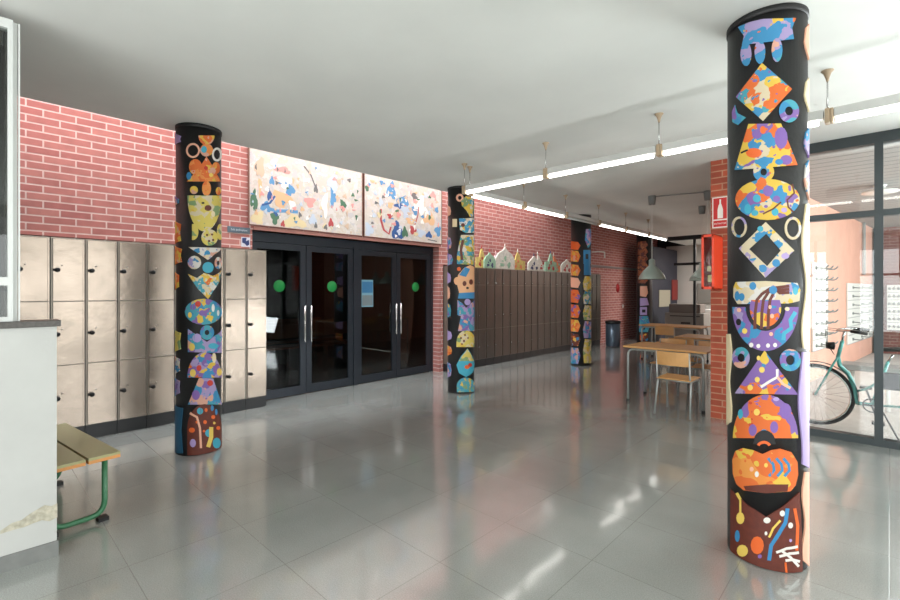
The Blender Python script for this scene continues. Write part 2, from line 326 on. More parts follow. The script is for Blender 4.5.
s = MB(); s.box(a, (a.x+.003, b.y, b.z)); s.mi = 1; s.box((a.x+.003, a.y+.01, (a.z+b.z)/2+.01), (a.x+.005, b.y-.01, b.z-.03)); s.mi = 2; s.box((a.x+.003, a.y+.01, a.z+.02), (a.x+.005, b.y-.01, (a.z+b.z)/2-.03))
tag(s.build('poster', [mat('poster_pale', (120, 170, 190), .6), mat('poster_sea', (56, 120, 165), .6), mat('poster_grey', (120, 135, 140), .6)]), 'small blue seaside poster stuck on the third glass door leaf', 'poster')

# ================================================================== BOOTH (left foreground)
BX = -3.42
s = MB(); s.box((BX-.12, -3.9, 0), (BX, .345, 1.30)); struct(s.build('wall_booth_low', M['wallw']))
s = MB(); s.box((BX-.005, -3.9, 0), (BX+.012, .352, .085));  struct(s.build('baseboard_booth', M['skirting']))
s = MB(); s.box((BX-.14, -3.9, 1.30), (BX+.02, .362, 1.335), .004); struct(s.build('trim_booth_cap', M['granite']))
s = MB()
fy = [P(q, 200, x=BX-.03).y for q in (7.5, 13, 17.5, 18.2, 20)]
s.box((BX-.07, fy[0], 1.335), (BX-.02, fy[1], 2.97)); s.box((BX-.08, fy[1], 1.335), (BX-.035, fy[2], 2.965)); s.box((BX-.07, fy[3], 1.335), (BX-.02, fy[4], 2.96)); s.box((BX-.08, -3.9, 2.92), (BX-.02, fy[0], 2.97))
for yy in (-.7, -1.6): s.box((BX-.07, yy, 1.335), (BX-.02, yy+.05, 2.96))
s.box((BX-.07, -3.9, 1.335), (BX-.02, fy[0], 1.36)); s.box((BX-.07, -3.9, 1.53), (BX-.02, fy[0], 1.575))
wf = struct(s.build('window_4', M['whitemet']))
s = MB(); s.box((BX-.05, -3.9, 1.36), (BX-.044, fy[0], 2.96)); s.build('window_pane', glass, wf)
s = MB(); s.box((-5.82, .137, 0), (BX-.13, .157, 3.0)); struct(s.build('wall_booth_blocker', mat('booth_shade_tone', (60, 58, 52), .7)))  # end wall put in to darken the pane, shade in its colour

s = MB(); s.box((-5.8, -3.9, 2.86), (BX-.13, .13, 3.02)); struct(s.build('ceiling_booth_blocker', MATS['booth_shade_tone']))  # added lid keeps skylight out of the booth, same shade colour
s = MB(); s.box((-5.9, -3.9, 0), (-5.8, .02, 2.86)); struct(s.build('wall_booth_back_blocker', MATS['booth_shade_tone']))  # added back panel closes the dark booth box, same shade colour
# flaking plaster at the foot of the half wall
rp_ = random.Random(4); pa_ = [(57.4,503),(52,506),(45,505),(38,509),(30,514),(22,520),(12,523),(4,528),(0,531),(0,534),(12,530),(24,527),(34,523),(42,520),(50,521),(57.4,517)]
s = MB(); s.prism([(BX, p.y, p.z) for p in (P(a+rp_.uniform(-.6,.6) if 0 < a < 57 else a, b, x=BX) for a, b in pa_)], (.003, 0, 0)); tag(s.build('flaking_plaster', mat('bare_plaster', (176, 170, 152), .9, vary=.25, vscale=40)), 'patch of flaking bare plaster low on the white half wall', 'plaster patch')
ang = math.radians(8)
br = empty('bench', (-3.64, .69, 0), ang, 'low bench with green tube frame and laminated planks beside the white half wall', 'bench')
for k, (w0, w1, m) in enumerate(((-.175, -.005, 0), (-.36, -.19, 1))):
    s = MB(); s.box((-1.1, w0, .435), (0, w1, .452)); s.mi = 1; s.box((-1.1, w0, .415), (0, w1, .435), 0); s.build('seat_plank', [M['benchtop'], M['woodedge']], br)
for xx in (-.1, -1.03):
    s = MB(); s.tube(bend([(xx, -.06, .413), (xx, -.06, .04), (xx, -.34, .04), (xx, -.34, .413)], .09, 6), .017); s.build('leg', M['bgreen'], br)
    for fy in (-.10, -.36): s = MB(); s.box((xx-.03, fy, 0), (xx+.03, fy+.055, .024)); s.build('rubber_foot', M['black'], br)

# ================================================================== LOCKERS left bank
def make_locker(label, group, pitch, front, back, ztop, rows, doorm, framem, plinthz, knob_side, keyhole=True):
    r = empty('locker_unit', (0, 0, 0), 0, label, 'locker', group); d = front-back; p = pitch
    s = MB(); s.box((-d, .002, plinthz), (-.012, p-.002, ztop), .002); s.build('carcass', framem, r)
    s = MB(); s.box((-d, .002, 0), (-.02, p-.002, plinthz)); s.build('plinth', M['plinth'], r)
    for (z0, z1, zk) in rows:
        s = MB(); s.box((-.012, .018, z0+.004), (.004, p-.020, z1-.004), .002); s.box((-.012, p-.018, z0+.003), (-.004, p-.008, z1-.003)); dd = s.build('door', doorm, r)
        if knob_side:
            s = MB(); s.lathe([(0, 0), (.010, 0), (.010, .012), (.021, .016), (.022, .034), (.016, .040), (0, .041)], (.003, .050, zk), 14, 'x'); s.box((.003, .018, zk-.011), (.014, .045, zk+.011), .003); s.build('lock_knob', M['black'], dd)
            s = MB(); s.lathe([(0, 0), (.007, 0), (.007, .004), (0, .004)], (.003, .085, zk+.045), 10, 'x'); s.build('keyhole', M['lockframe'], dd)
        else:
            s = MB(); s.lathe([(0, 0), (.011, 0), (.011, .02), (0, .02)], (.003, .03, zk), 10, 'x'); s.build('lock_knob', M['steel'], dd)
    return r
h1 = 2.025; zb = .145; rh = (h1-zb)/3
rows = [(zb+i*rh, zb+(i+1)*rh-(.01 if i == 2 else 0), zb+(i+.49)*rh) for i in range(3)]
LAB = ['champagne metal three-door locker column nearest the glass doors', 'champagne metal three-door locker column second from the glass doors, right of the painted column',
 'champagne metal locker column hidden mostly behind the right edge of the painted column', 'champagne metal locker column hidden behind the middle of the painted column',
 'champagne metal three-door locker column just left of the painted column', 'champagne metal three-door locker column, second to the left of the painted column',
 'champagne metal three-door locker column, third to the left of the painted column', 'champagne metal locker column seen above the bench, fourth left of the painted column',
 'champagne metal locker column rising above the end of the white half wall', 'champagne metal locker column hidden behind the white framed booth window']
PT = .267
L0 = make_locker(LAB[0], 'champagne metal lockers along the brick wall', PT, -5.86, -6.165, h1, rows, M['lock'], M['lockframe'], zb-.005, True)
for i in range(9):
    o = L0 if i == 0 else dup(L0, None, LAB[i]); o.location = (-5.86, 2.68-(i+1)*PT, 0)
lockd = mat('locker_bronze_metal', (98, 90, 83), .34, .6, bump=.1, bscale=4, vary=.06, vscale=3); lockdf = mat('locker_bronze_frame', (132, 122, 112), .4, .5)
h2 = 1.965
L1 = make_locker('dark bronze metal locker column in the long bank behind the painted columns', 'dark bronze lockers along the far brick wall', PT, -5.86, -6.165, h2, [(.15, .74, .40), (.74, 1.62, 1.01), (1.62, h2-.01, 1.66)], lockd, lockdf, .145, False)
for i in range(23):
    o = L1 if i == 0 else dup(L1); o.location = (-5.86, 6.11+i*PT, 0)
    if i == 0: pass

# ================================================================== COLUMNS with paper collage
CH = 3.035
CR = .193
class Col:
    def __init__(s, l, r, low, label, R=None):
        a1, a2 = math.atan((l-450)/FP), math.atan((r-450)/FP); am, ha = (a1+a2)/2, (a2-a1)/2; zn = H*FP/(low-291)
        s.r = math.sin(ha)*zn/math.cos(am)/(1-math.sin(ha)/math.cos(am)) if R is None else R
        z = zn+s.r; X = z*math.tan(am); s.c = Vector((.7227*X-.6911*z, .6911*X+.7227*z, 0))
        s.root = empty('painted_column', s.c, 0, label, 'column', 'collage covered round columns'); s.l, s.rt = l, r
        m = MB(); m.lathe([(0, 0), (s.r-.002, 0), (s.r-.002, CH), (0, CH)], (0, 0, 0), 64); m.build('column_wrap', M['blackpaper'], s.root)
        m = MB(); m.lathe([(s.r-.004, CH-.035), (s.r+.003, CH-.033), (s.r+.003, CH-.002), (s.r-.004, CH-.001)], (0, 0, 0), 64); m.build('collar', M['blackpaper'], s.root)
        s.lift = 0
    def uv(s, px, py):
        """surface coordinates (angle, height) of the point seen at a pixel of the photograph"""
        px = min(max(px, s.l+.35), s.rt-.35); d = ray(px, py); dx, dy = d.x, d.y; A = dx*dx+dy*dy; B = -2*(dx*s.c.x+dy*s.c.y); Cc = s.c.x**2+s.c.y**2-s.r**2
        D = max(B*B-4*A*Cc, 0); t = (-B-math.sqrt(D))/(2*A); x, y = dx*t-s.c.x, dy*t-s.c.y
        return math.atan2(y, x), min(max(H+d.z*t, .004), CH-.04)
    def _map(s, bm, name, m, parent, extra=0):
        s.lift += .00004
        off = s.r+.0012+s.lift+extra
        for e_ in list(range(-160, 161)):
            th = e_*.07
            if not bm.verts: break
            xs = [v.co.x for v in bm.verts]
            if th <= min(xs) or th >= max(xs): continue
            bmesh.ops.bisect_plane(bm, geom=list(bm.verts)+list(bm.edges)+list(bm.faces), plane_co=(th, 0, 0), plane_no=(1, 0, 0))
        bmesh.ops.triangulate(bm, faces=bm.faces)
        bd = [e for e in bm.edges if e.is_boundary]; ex = bmesh.ops.extrude_edge_only(bm, edges=bd); nv = {v for v in ex['geom'] if isinstance(v, bmesh.types.BMVert)}
        for v in bm.verts:
            rr = s.r-.002 if v in nv else off; v.co = Vector((math.cos(v.co.x)*rr, math.sin(v.co.x)*rr, v.co.y))
        me = bpy.data.meshes.new(name); bm.to_mesh(me); bm.free(); me.materials.append(m); o = bpy.data.objects.new(name, me); C.objects.link(o); o.parent = parent or s.root; return o
    def poly(s, pts, m, name='paper_cutout', parent=None):
        bm = bmesh.new(); q = []
        n = len(pts)
        for i in range(n):
            a, b = pts[i], pts[(i+1) % n]; k = max(1, int(max(abs(a[0]-b[0]), abs(a[1]-b[1]))/6))
            for j in range(k): t = j/k; q.append(s.uv(a[0]*(1-t)+b[0]*t, a[1]*(1-t)+b[1]*t))
        q = unwrap(q); v = []
        for p in q:
            if not v or (v[-1].co-Vector((p[0], p[1], 0))).length > 1e-5: v.append(bm.verts.new((p[0], p[1], 0)))
        bm.faces.new(v); return s._map(bm, name, m, parent)
    def ring(s, outer, inner, m, name='paper_ring', parent=None):
        bm = bmesh.new(); a = unwrap([s.uv(*p) for p in outer]); b = unwrap([s.uv(*p) for p in inner]); va = [bm.verts.new((p[0], p[1], 0)) for p in a]; vb = [bm.verts.new((p[0], p[1], 0)) for p in b]; n = len(va)
        for i in range(n): bm.faces.new((va[i], va[(i+1) % n], vb[(i+1) % n], vb[i]))
        return s._map(bm, name, m, parent)
def unwrap(q):
    out = [q[0]]
    for a, z in q[1:]:
        while a-out[-1][0] > PI: a -= 2*PI
        while a-out[-1][0] < -PI: a += 2*PI
        out.append((a, z))
    return out
def arc(cx, cy, rx, ry, a0=0, a1=360, n=20):
    return [(cx+rx*math.cos(math.radians(a0+(a1-a0)*k/n)), cy-ry*math.sin(math.radians(a0+(a1-a0)*k/n))) for k in range(n+(0 if abs(a1-a0) >= 360 else 1))]
def lerpo(pts, n):
    L = [math.dist(pts[i], pts[(i+1) % len(pts)]) for i in range(len(pts))]; out = []
    per = n//len(pts)
    for i in range(len(pts)):
        a, b = pts[i], pts[(i+1) % len(pts)]
        for k in range(per): t = k/per; out.append((a[0]*(1-t)+b[0]*t, a[1]*(1-t)+b[1]*t))
    return out
BLUE, YEL, ORG, PUR, CRM, TEAL, RED, BRN, GRN, PNK, LIL, WHT = (48, 138, 190), (232, 190, 62), (232, 104, 34), (128, 92, 168), (222, 204, 168), (62, 160, 180), (206, 62, 30), (98, 42, 28), (128, 160, 104), (224, 164, 140), (166, 148, 196), (226, 222, 214)
pA = paint_mat('paper_blue_splash', [BLUE, BLUE, BLUE, YEL, BLUE, ORG, LIL, BLUE], 15)
pB = paint_mat('paper_orange_blue', [ORG, YEL, BLUE, CRM, ORG, TEAL, PUR, BLUE], 17)
pC = paint_mat('paper_yellow_mix', [YEL, YEL, ORG, YEL, PUR, BLUE, CRM, YEL], 15)
pD = paint_mat('paper_cream_mix', [CRM, CRM, LIL, CRM, BLUE, CRM, YEL, WHT], 15)
pE = paint_mat('paper_purple_mix', [PUR, PUR, LIL, PUR, ORG, PUR, BLUE, YEL], 14)
pF = paint_mat('paper_orange_mix', [ORG, ORG, RED, PUR, ORG, YEL, ORG, PUR], 14)
pG = paint_mat('paper_brown_mix', [BRN, BRN, BRN, ORG, BRN, BRN, BLUE, YEL], 18)
pBr = mat('paper_brown', BRN, .55, vary=.15, vscale=30)
pH = paint_mat('paper_green_mix', [GRN, YEL, TEAL, CRM, GRN, BLUE, YEL, WHT], 16)
pI = paint_mat('paper_lilac_blue', [LIL, BLUE, LIL, TEAL, PNK, PUR, BLUE, LIL], 14)
pJ = paint_mat('paper_orange_only', [ORG, (240, 140, 60), YEL, ORG, (240, 140, 60), PNK, ORG, YEL], 16)
pK = paint_mat('paper_yellow_only', [(226, 204, 92), (226, 204, 92), YEL, CRM, (226, 204, 92), GRN, (226, 204, 92), CRM], 14)
pL = paint_mat('paper_pale_mix', [WHT, CRM, PNK, WHT, LIL, CRM, BLUE, WHT], 16)
pM = paint_mat('paper_teal_mix', [TEAL, TEAL, BLUE, PUR, TEAL, YEL, TEAL, BLUE], 16)
flat = lambda n, c: mat('paint_'+n, c, .55)
K = dict(b=flat('blue', (52, 130, 180)), y=flat('yellow', (228, 196, 92)), o=flat('orange', (226, 100, 36)), w=flat('white', (226, 222, 214)), p=flat('purple', (124, 92, 164)), k=flat('black', (24, 22, 24)), t=flat('teal', (60, 160, 184)), r=flat('red', (190, 48, 30)), n=flat('brown', BRN), pe=flat('peach', (232, 176, 148)), g=flat('green', (76, 130, 82)), l=flat('lilac', (170, 150, 200)), c=flat('cream', (222, 206, 168)))
def dots(col, par, lst):
    for (x, y, rx, ry, k) in lst: col.poly(arc(x, y, rx, ry, n=12), K[k], 'paint_dab', par)
def stroke(pts, wd):
    a, b = [], []
    for i, p in enumerate(pts):
        q0, q1 = pts[max(i-1, 0)], pts[min(i+1, len(pts)-1)]; dx, dy = q1[0]-q0[0], q1[1]-q0[1]; L = math.hypot(dx, dy) or 1
        a.append((p[0]-dy/L*wd, p[1]+dx/L*wd)); b.append((p[0]+dy/L*wd, p[1]-dx/L*wd))
    return a+b[::-1]
# --- column 1 (right foreground)
c1 = Col(727, 808.5, 573, 'tall black collage column at right foreground, in front of the porch window')
def _c1(c):
    c.poly([(738,27),(750,22),(763,19),(796,18),(792,28),(794,39),(767,42),(742,45),(744,36)], pA, 'paper_banner')
    for x, y in ((746, 54), (760, 52), (777, 50)): c.poly(arc(x, y, 5.5, 12, n=14), pA if x < 770 else pI, 'paper_drop')
    c.poly([(762,63),(792,89),(763,121),(736,97)], pB, 'paper_diamond')
    c.poly([(732,112),(735,105),(737.5,113),(746,117.5),(738,125),(732.5,122)], pM, 'paper_leaf')
    c.ring(arc(789,111,10,11.5), arc(789,111,4,4.5), pI)
    t = c.poly([(748.5,124),(781,123.5),(797.5,165),(734.7,170)], pC, 'paper_trapezoid')
    dots(c, t, [(757,134,5,5,'p'),(781,138,6.5,11,'p'),(786,160,6,5,'p'),(769,140,4,8,'b'),(752,145,4,4,'b'),(754,153,8,5,'o'),(763,130,3,4,'o'),(779,162,4,3,'b')])
    c.poly(stroke([(741,153),(748,150)], .9), K['k'], 'paint_dab', t)
    c.ring(arc(763.7,172,10.5,10), arc(763.7,172,3.2,3.6), pC)
    t = c.poly(arc(767.5,199.5,32,20.5,n=28), pC, 'paper_oval')
    dots(c, t, [(768,191,5,5.5,'p'),(757,198.5,4,4,'t'),(776.5,199,3.6,3.4,'p'),(748,209,3.5,5,'t'),(755,213,3.6,3,'t'),(775,212,3.5,4,'t'),(784,210,3,2.5,'l'),(766,206.5,2,1.5,'p')])
    c.poly(stroke([(763,214),(773,209),(781,202)], .8), K['n'], 'paint_dab', t); c.poly(stroke([(792,184),(794,193),(787,200),(788,207),(793,212)], .9), K['n'], 'paint_dab', t)
    c.ring(arc(739.3,227,7.6,10.5), arc(739.3,227,5.6,8.3), pD); c.ring(arc(792.8,228.3,8.3,11.5), arc(792.8,228.3,6,8.8), pD)
    c.ring(lerpo([(765.7,222),(794,250.6),(765.3,277.7),(739.3,248.4)], 24), lerpo([(766.2,233.7),(780.9,250.6),(767.1,266.2),(749.2,249.1)], 24), pD, 'paper_diamond_frame')
    dots(c, None, [(763,268.5,4,4,'b'),(776,263,4,4,'b'),(760.5,229,3,3,'t'),(785,256,4,3,'l')])
    t = c.poly([(736,282),(766,281),(797,283),(800,290),(799,301),(788,303.5),(738,304),(733.7,297),(734,287)], pD, 'paper_bar')
    dots(c, t, [(753,286,3.5,4,'b'),(737.5,296,2.5,5,'b'),(742,297,3,4,'b'),(795,291,2.6,4,'t')])
    t = c.ring(arc(765.5,307,32.7,44,180,360,24), arc(765.5,307,19.5,24,180,360,24), pE, 'paper_half_ring') if False else c.poly(arc(765.5,307,32.7,44,180,360,24)+arc(765.5,307,20,24,360,180,20), paint_mat('paper_purple_blue', [PUR, BLUE, PUR, PUR, BLUE, LIL, PUR, BLUE], 12), 'paper_half_ring')
    dots(c, t, [(739,322,2.6,3.4,'k'),(745,331,2.6,2.8,'y'),(751.5,345,2.2,2.4,'w'),(758.5,346,2,2.2,'w'),(768,345.5,2,2.2,'w'),(775,345,2,2.2,'w'),(787,309,2.2,2,'c'),(739.5,310,2.2,2.2,'pe'),(771,334,2,2,'pe')])
    c.poly(stroke([(795,312),(790,320),(791,328),(784,333),(783,340)], 2), K['t'], 'paint_dab', t)
    t = c.poly(arc(765.5,308,15.5,19,155,385,20), pE, 'paper_disc')
    for dx in (0, 6.5, 13): c.poly(stroke([(755+dx, 329), (755.5+dx, 312), (757+dx, 300), (762+dx, 292-dx*.3+2), (770+dx*.7, 288.5+dx*.35), (789, 286+dx*.5)], 1.5), K['n'], 'paint_dab', t)
    dots(c, t, [(773,290,4,4.2,'b'),(772,316,2,2.4,'pe'),(770,307,1.6,2,'pe')])
    c.ring(arc(741.2,357.7,8.5,10.5), arc(741.2,357.7,3.8,4.3), pI); c.ring(arc(790,360,10.5,11), arc(790,360,4.4,5), pI)
    t = c.poly([(764.6,350.5),(797.5,394.5),(735.4,393.4)], pE, 'paper_triangle')
    dots(c, t, [(758.5,358,1.6,2.4,'y'),(762,369.7,2.8,3,'y'),(757.5,379.5,2.5,2.8,'y'),(750.5,387.5,2.7,3,'y')])
    c.poly(stroke([(761,387),(770,381),(777,377),(777,369)], 1.3), K['w'], 'paint_dab', t); c.poly(stroke([(777,377),(783,384),(790,388)], 1.3), K['pe'], 'paint_dab', t)
    t = c.poly(arc(765.5,438,32,43.5,0,180,24), pF, 'paper_dome')
    dots(c, t, [(785,411,6,8,'p'),(753,430,4,6,'p'),(741,414,2.5,5,'t'),(757,412,3,3.4,'y'),(774,427,4,6,'p'),(764,432,3.5,3,'b'),(776,399,3,2,'l')])
    c.poly(arc(764.5,441,10.5,11,0,180,12)+[(753,444),(776,444)][::1], K['k'], 'paper_arch'); c.poly(stroke(arc(764,447,6,5,20,160,8), 1.4), K['o'], 'paint_dab')
    t = c.poly([(733,460),(736,451),(743,448),(753,450),(762.5,454),(771,450),(780,448.5),(791,452),(797,462),(797.5,474.5),(795,485),(790,491),(766,493),(744,490),(737,484),(733.5,474)], pF if False else paint_mat('paper_lips_orange', [ORG, ORG, (240, 140, 50), ORG, YEL, ORG, ORG, (240, 150, 60)], 9), 'paper_lips')
    for dx in (0, 8, 15): c.poly(stroke([(768+dx,458),(773+dx,464),(774+dx,470),(769+dx,476)], 1.4), K['b'], 'paint_dab', t)
    dots(c, t, [(752,469,2,2.4,'pe'),(757,474,2,3,'w'),(766,465,1.8,2.2,'y')])
    c.poly([(744,486),(766,484),(788,484),(787,491),(766,493),(746,490)], K['n'], 'paint_dab', t)
    t = c.poly([(731,489),(748,505),(766,516.5),(783,506),(799,492),(801,530),(802,572),(790,577),(766,577),(745,574),(731,567)], pBr, 'paper_base_piece')
    dots(c, t, [(741,518,4,6,'y'),(743,550.5,5.5,6,'y'),(757.5,545,6.5,9,'o'),(767,520,3.5,3,'w'),(782,513,2.6,3,'w'),(790,525,2.4,3,'w'),(766,533,1.4,2,'w'),(738,536,2.4,6,'b'),(760,556,2,2,'p'),(790,540,1.4,1.6,'l')])
    c.poly(stroke([(737,493),(741,500),(741,513)], 1), K['y'], 'paint_dab', t); c.poly(stroke([(780,520),(773,528),(769,537)], 1.1), K['y'], 'paint_dab', t)
    c.poly(stroke([(787,508),(785,522),(778,534),(771,545),(769,560)], 1.9), K['b'], 'paint_dab', t); c.poly(stroke([(794,508),(797,525),(796,550)], 1.5), K['o'], 'paint_dab', t)
    for q in ([(776,552),(786,548),(797,546)], [(779,556),(789,553),(798,552)], [(785,560),(792,559),(799,561)], [(781,550),(790,557),(798,566)]): c.poly(stroke(q, 1.3), K['w'], 'paint_dab', t)
    c.poly(stroke([(785,562),(786,574)], 1), K['o'], 'paint_dab', t)
    # pieces wrapping round the right edge
    for (y0, y1, m) in ((24, 60, K['pe']), (78, 112, K['c']), (128, 158, pI), (160, 200, pL)): c.poly([(808.2, y0), (808.2, y1), (805, (y0+y1)/2+6), (804, (y0+y1)/2), (805.5, y0+4)], m, 'paper_edge_piece')
    wav = [(803.5+2.2*math.sin(y/14), y) for y in range(204, 350, 8)]
    c.poly([(808.3, 204), (808.3, 350)]+wav[::-1], K['c'], 'paper_edge_piece')
    wav = [(800+2*math.sin(y/17), y) for y in range(352, 470, 8)]; c.poly([(808.3, 352), (808.3, 468)]+wav[::-1], K['l'], 'paper_edge_piece')
    wav = [(803+1.5*math.sin(y/9), y) for y in range(472, 566, 8)]; c.poly([(808.3, 472), (808.3, 566)]+wav[::-1], K['pe'], 'paper_edge_piece')
    wav = [(731+1.2*math.sin(y/9), y) for y in range(334, 426, 8)]; c.poly([(727.2, 334), (727.2, 425)]+wav[::-1], K['c'], 'paper_edge_piece')
_c1(c1)
c2 = Col(175, 222, 456, 'black collage column at left, standing before the champagne lockers', .193)
def _c2(c):
    c.poly(arc(206.5,135.5,8,9.5,180,360), pJ, 'paper_half_disc'); t = c.poly(arc(206.5,150,6.5,6.5), pJ, 'paper_disc'); dots(c, t, [(204,149.5,3,3.5,'t')])
    c.ring(arc(193,150.5,7,7.5), arc(193,150.5,5.2,5.6), K['pe']); c.ring(arc(217,154.5,5,7), arc(217,154.5,3.2,4.8), K['w'])
    t = c.poly([(206.5,156.5),(213,167),(220.5,181.5),(187,181.5),(198,170)], pJ, 'paper_mound'); c.poly(arc(195.5,167,6.5,8), pJ, 'paper_disc'); c.poly(arc(216,168,4,6), pJ, 'paper_disc')
    dots(c, t, [(189,176,2.5,4,'b'),(206,168,2,2,'r'),(211,175,2,2,'y')])
    c.poly(arc(194,190,4,4), pJ, 'paper_disc'); c.poly(arc(206.5,188.5,4.5,7.5), pJ, 'paper_oval'); c.poly(arc(218.5,191,2.6,4), pJ, 'paper_disc')
    t = c.poly(arc(204.5,195.5,17,36,180,360), pK, 'paper_bullet'); dots(c, t, [(208,208,3.5,3,'n'),(203,203,1.6,1,'k'),(213,214,2,3,'c')])
    c.poly(arc(193,232,5.5,8,100,-100), pK, 'paper_half_disc'); t = c.poly(arc(209.5,237.5,8.2,8.2), pK, 'paper_disc'); dots(c, t, [(207,235,1.2,1.2,'n'),(212,234.5,1.1,1.1,'n'),(209,241,1.2,1.2,'n'),(213,240,1.1,1.2,'n')]); c.poly(arc(220,232,3,8), pK, 'paper_disc')
    c.poly([(188.5,247),(221.5,248),(208,260)], pL, 'paper_triangle'); c.poly(arc(194.5,262.5,6.7,6.7), pL, 'paper_disc'); c.ring(arc(218.2,263,3.5,6), arc(218.2,263,1.5,2.4), pL)
    c.poly([(188,274),(197,278),(204,273),(213,276),(221.5,270),(219,282),(208,299),(198,289)], paint_mat('paper_yellow_white', [YEL, WHT, CRM, TEAL, YEL, WHT, ORG, CRM], 20), 'paper_kite'); c.poly(arc(208,267.5,5.5,5.5), K['t'], 'paper_disc')
    t = c.poly(arc(203.5,311.7,18.5,13), pM, 'paper_oval'); dots(c, t, [(193,307,3,3,'p'),(202,313,3,3,'p'),(198,304,3,3,'r'),(190,315,2,3,'y'),(213,308,1.5,4,'w'),(218,313,1.2,3,'w')])
    c.ring(arc(207,332.5,7,7.3), arc(207,332.5,2.4,2.6), pM)
    t = c.poly([(188,329),(207,342),(221.5,330),(221.5,353),(188,352)], pI, 'paper_notched_panel'); dots(c, t, [(197,338,4.5,4.5,'l'),(192,347,3,4,'y'),(213,346,5,3,'t')])
    t = c.poly(arc(204.5,377.5,17,25,0,180), pE, 'paper_dome'); dots(c, t, [(214,358,2,5,'c'),(193,373,3,4,'y'),(219,372,2.5,4,'y'),(199,368,2.5,3,'r')]); c.poly(arc(207,378,4.5,6.5,0,180,10), K['b'], 'paint_dab')
    t = c.poly([(199,378),(213,378.5),(221.5,404.5),(188,404.5)], pI, 'paper_trapezoid'); dots(c, t, [(196,395,4,5,'p'),(210,383,3,3,'r')])
    t = c.poly([(187.5,455)]+[(187.5,430)]+arc(204.5,428,17,24,180,0,14)+[(221.5,455),(205,457)], pBr, 'paper_base_dome')
    dots(c, t, [(200,411,3,3.4,'t'),(209,433,4,4,'t'),(216.5,443,4,5.5,'t'),(193,443,3,4.2,'l'),(192,430,3,2.6,'o'),(205,422,1.8,2,'o'),(213,417,2,2,'o'),(206,410,1.5,2,'o'),(218,428,2,2,'o'),(212,408,1.5,3,'b'),(216,412,1.2,3,'b'),(204,431,1.3,1.3,'o'),(197,422,1.4,1.4,'o'),(214,423,1.3,1.3,'y')])
    c.poly(stroke([(190,413),(197,417),(200,428),(201,448)], 1.1), K['pe'], 'paint_dab', t); c.poly(stroke([(211,427),(211,437),(208,447)], 2), K['y'], 'paint_dab', t)
    for (y0, y1, m, wv) in ((133, 145, K['l'], 5), (196, 206, pI, 3), (221, 244, pJ, 5), (246, 265, pJ, 6), (272, 290, pJ, 3), (330, 352, pK, 5), (356, 374, pL, 4), (378, 396, pI, 4), (405, 456, flat('deep_teal', (34, 92, 124)), 7)):
        c.poly([(175.2, y0), (175.2, y1), (176+wv, y1-3), (177+wv*.6, (y0+y1)/2), (176+wv, y0+3)], m, 'paper_edge_piece')
_c2(c2)
c3 = Col(447, 475, 394, 'black collage column in the middle, beside the glass doors, with a bear face', .2)
def _c3(c):
    c.ring(arc(459.8,197.8,3.8,4), arc(459.8,197.8,1.8,2), K['pe']); c.poly([(461,201),(466,196),(472,196),(474.3,205),(474,216),(470,217),(466,210),(462,206)], pH, 'paper_leaf')
    c.poly([(459,218.5),(474.5,218),(474.5,233),(466,233),(460,230)], paint_mat('paper_blue_yellow', [BLUE, YEL, TEAL, WHT, BLUE, YEL, TEAL, CRM], 16), 'paper_band'); dots(c, None, [(463,225,2,2,'n')])
    c.poly([(452.5,219),(457,219),(457,227),(452.5,227)], K['c'], 'paper_square')
    t = c.poly([(461,235),(474.5,235),(474.5,265),(457,264),(457,255)], pH, 'paper_panel'); c.poly(stroke([(463,240),(461,250),(462,260)], 1.3), K['n'], 'paint_dab', t)
    t = c.poly([(459,298),(459,292),(457,284),(458,275),(464,268),(470,265),(474.6,268),(474.6,298)], flat('skin', (226, 172, 128)), 'paper_bear'); c.poly(arc(457.5,281,3.6,4), flat('skin', (226, 172, 128)), 'paper_ear', None); c.poly([(459,275),(465,267),(470,269),(466,277)], K['b'], 'paper_hat', None)
    dots(c, t, [(464.5,283.5,2,2.6,'n'),(471,282,2,2.8,'n'),(467.5,288,1.4,1.2,'k')]); c.poly([(459,293),(474.6,292),(474.6,298.5),(458,298.5)], K['b'], 'paper_shirt', None); dots(c, None, [(459,269,2,2,'o')])
    t = c.poly([(457.5,300),(462,303),(466,308),(471,303),(474.6,300),(474.6,331),(458,331),(461,316),(457.5,315)], pI, 'paper_vest'); c.poly(arc(467.5,302,3,3.2), K['l'], 'paper_disc')
    t = c.poly([(456.5,347)]+arc(466,342,9.4,11.5,180,0,12)+[(475,347)], pK, 'paper_dome'); dots(c, t, [(461,338,.9,1.2,'n'),(465,335,.9,1.2,'n'),(464,341,1,1.4,'n'),(468,338,.8,1,'n'),(462,344,.8,1,'n')])
    t = c.poly([(467.5,348.5),(472,356),(474.8,364),(473,372),(466,377),(459,373),(456.5,365),(461,356)], flat('teal', (60,160,184)), 'paper_egg'); c.poly([(467.5,349),(472,357),(473.5,361),(459,361),(462,356)], pK, 'paper_cap', None); dots(c, t, [(467,367,2.6,2,'o'),(470,365,2,2,'r')])
    c.poly([(457,392)]+arc(466,386,9.2,8.5,180,0,12)+[(474.8,392)], paint_mat('paper_teal_yellow', [TEAL, YEL, TEAL, GRN, TEAL, BLUE, YEL, TEAL], 22), 'paper_base_piece')
    for (y0, y1, m, wv) in ((205, 217, K['pe'], 3), (236, 250, pI, 3.5), (253, 266, pI, 5), (272, 284, K['l'], 3), (286, 300, K['pe'], 2), (303, 318, pM, 3), (330, 341, K['l'], 4), (345, 356, pJ, 4), (362, 378, pI, 3.5)):
        c.poly([(447.2, y0), (447.2, y1), (448+wv*.8, y1-2), (448+wv, (y0+y1)/2), (448+wv*.7, y0+2)], m, 'paper_edge_piece')
_c3(c3)
c4 = Col(570, 592, 366, 'black collage column before the dark lockers, orange pieces on its left', .2)
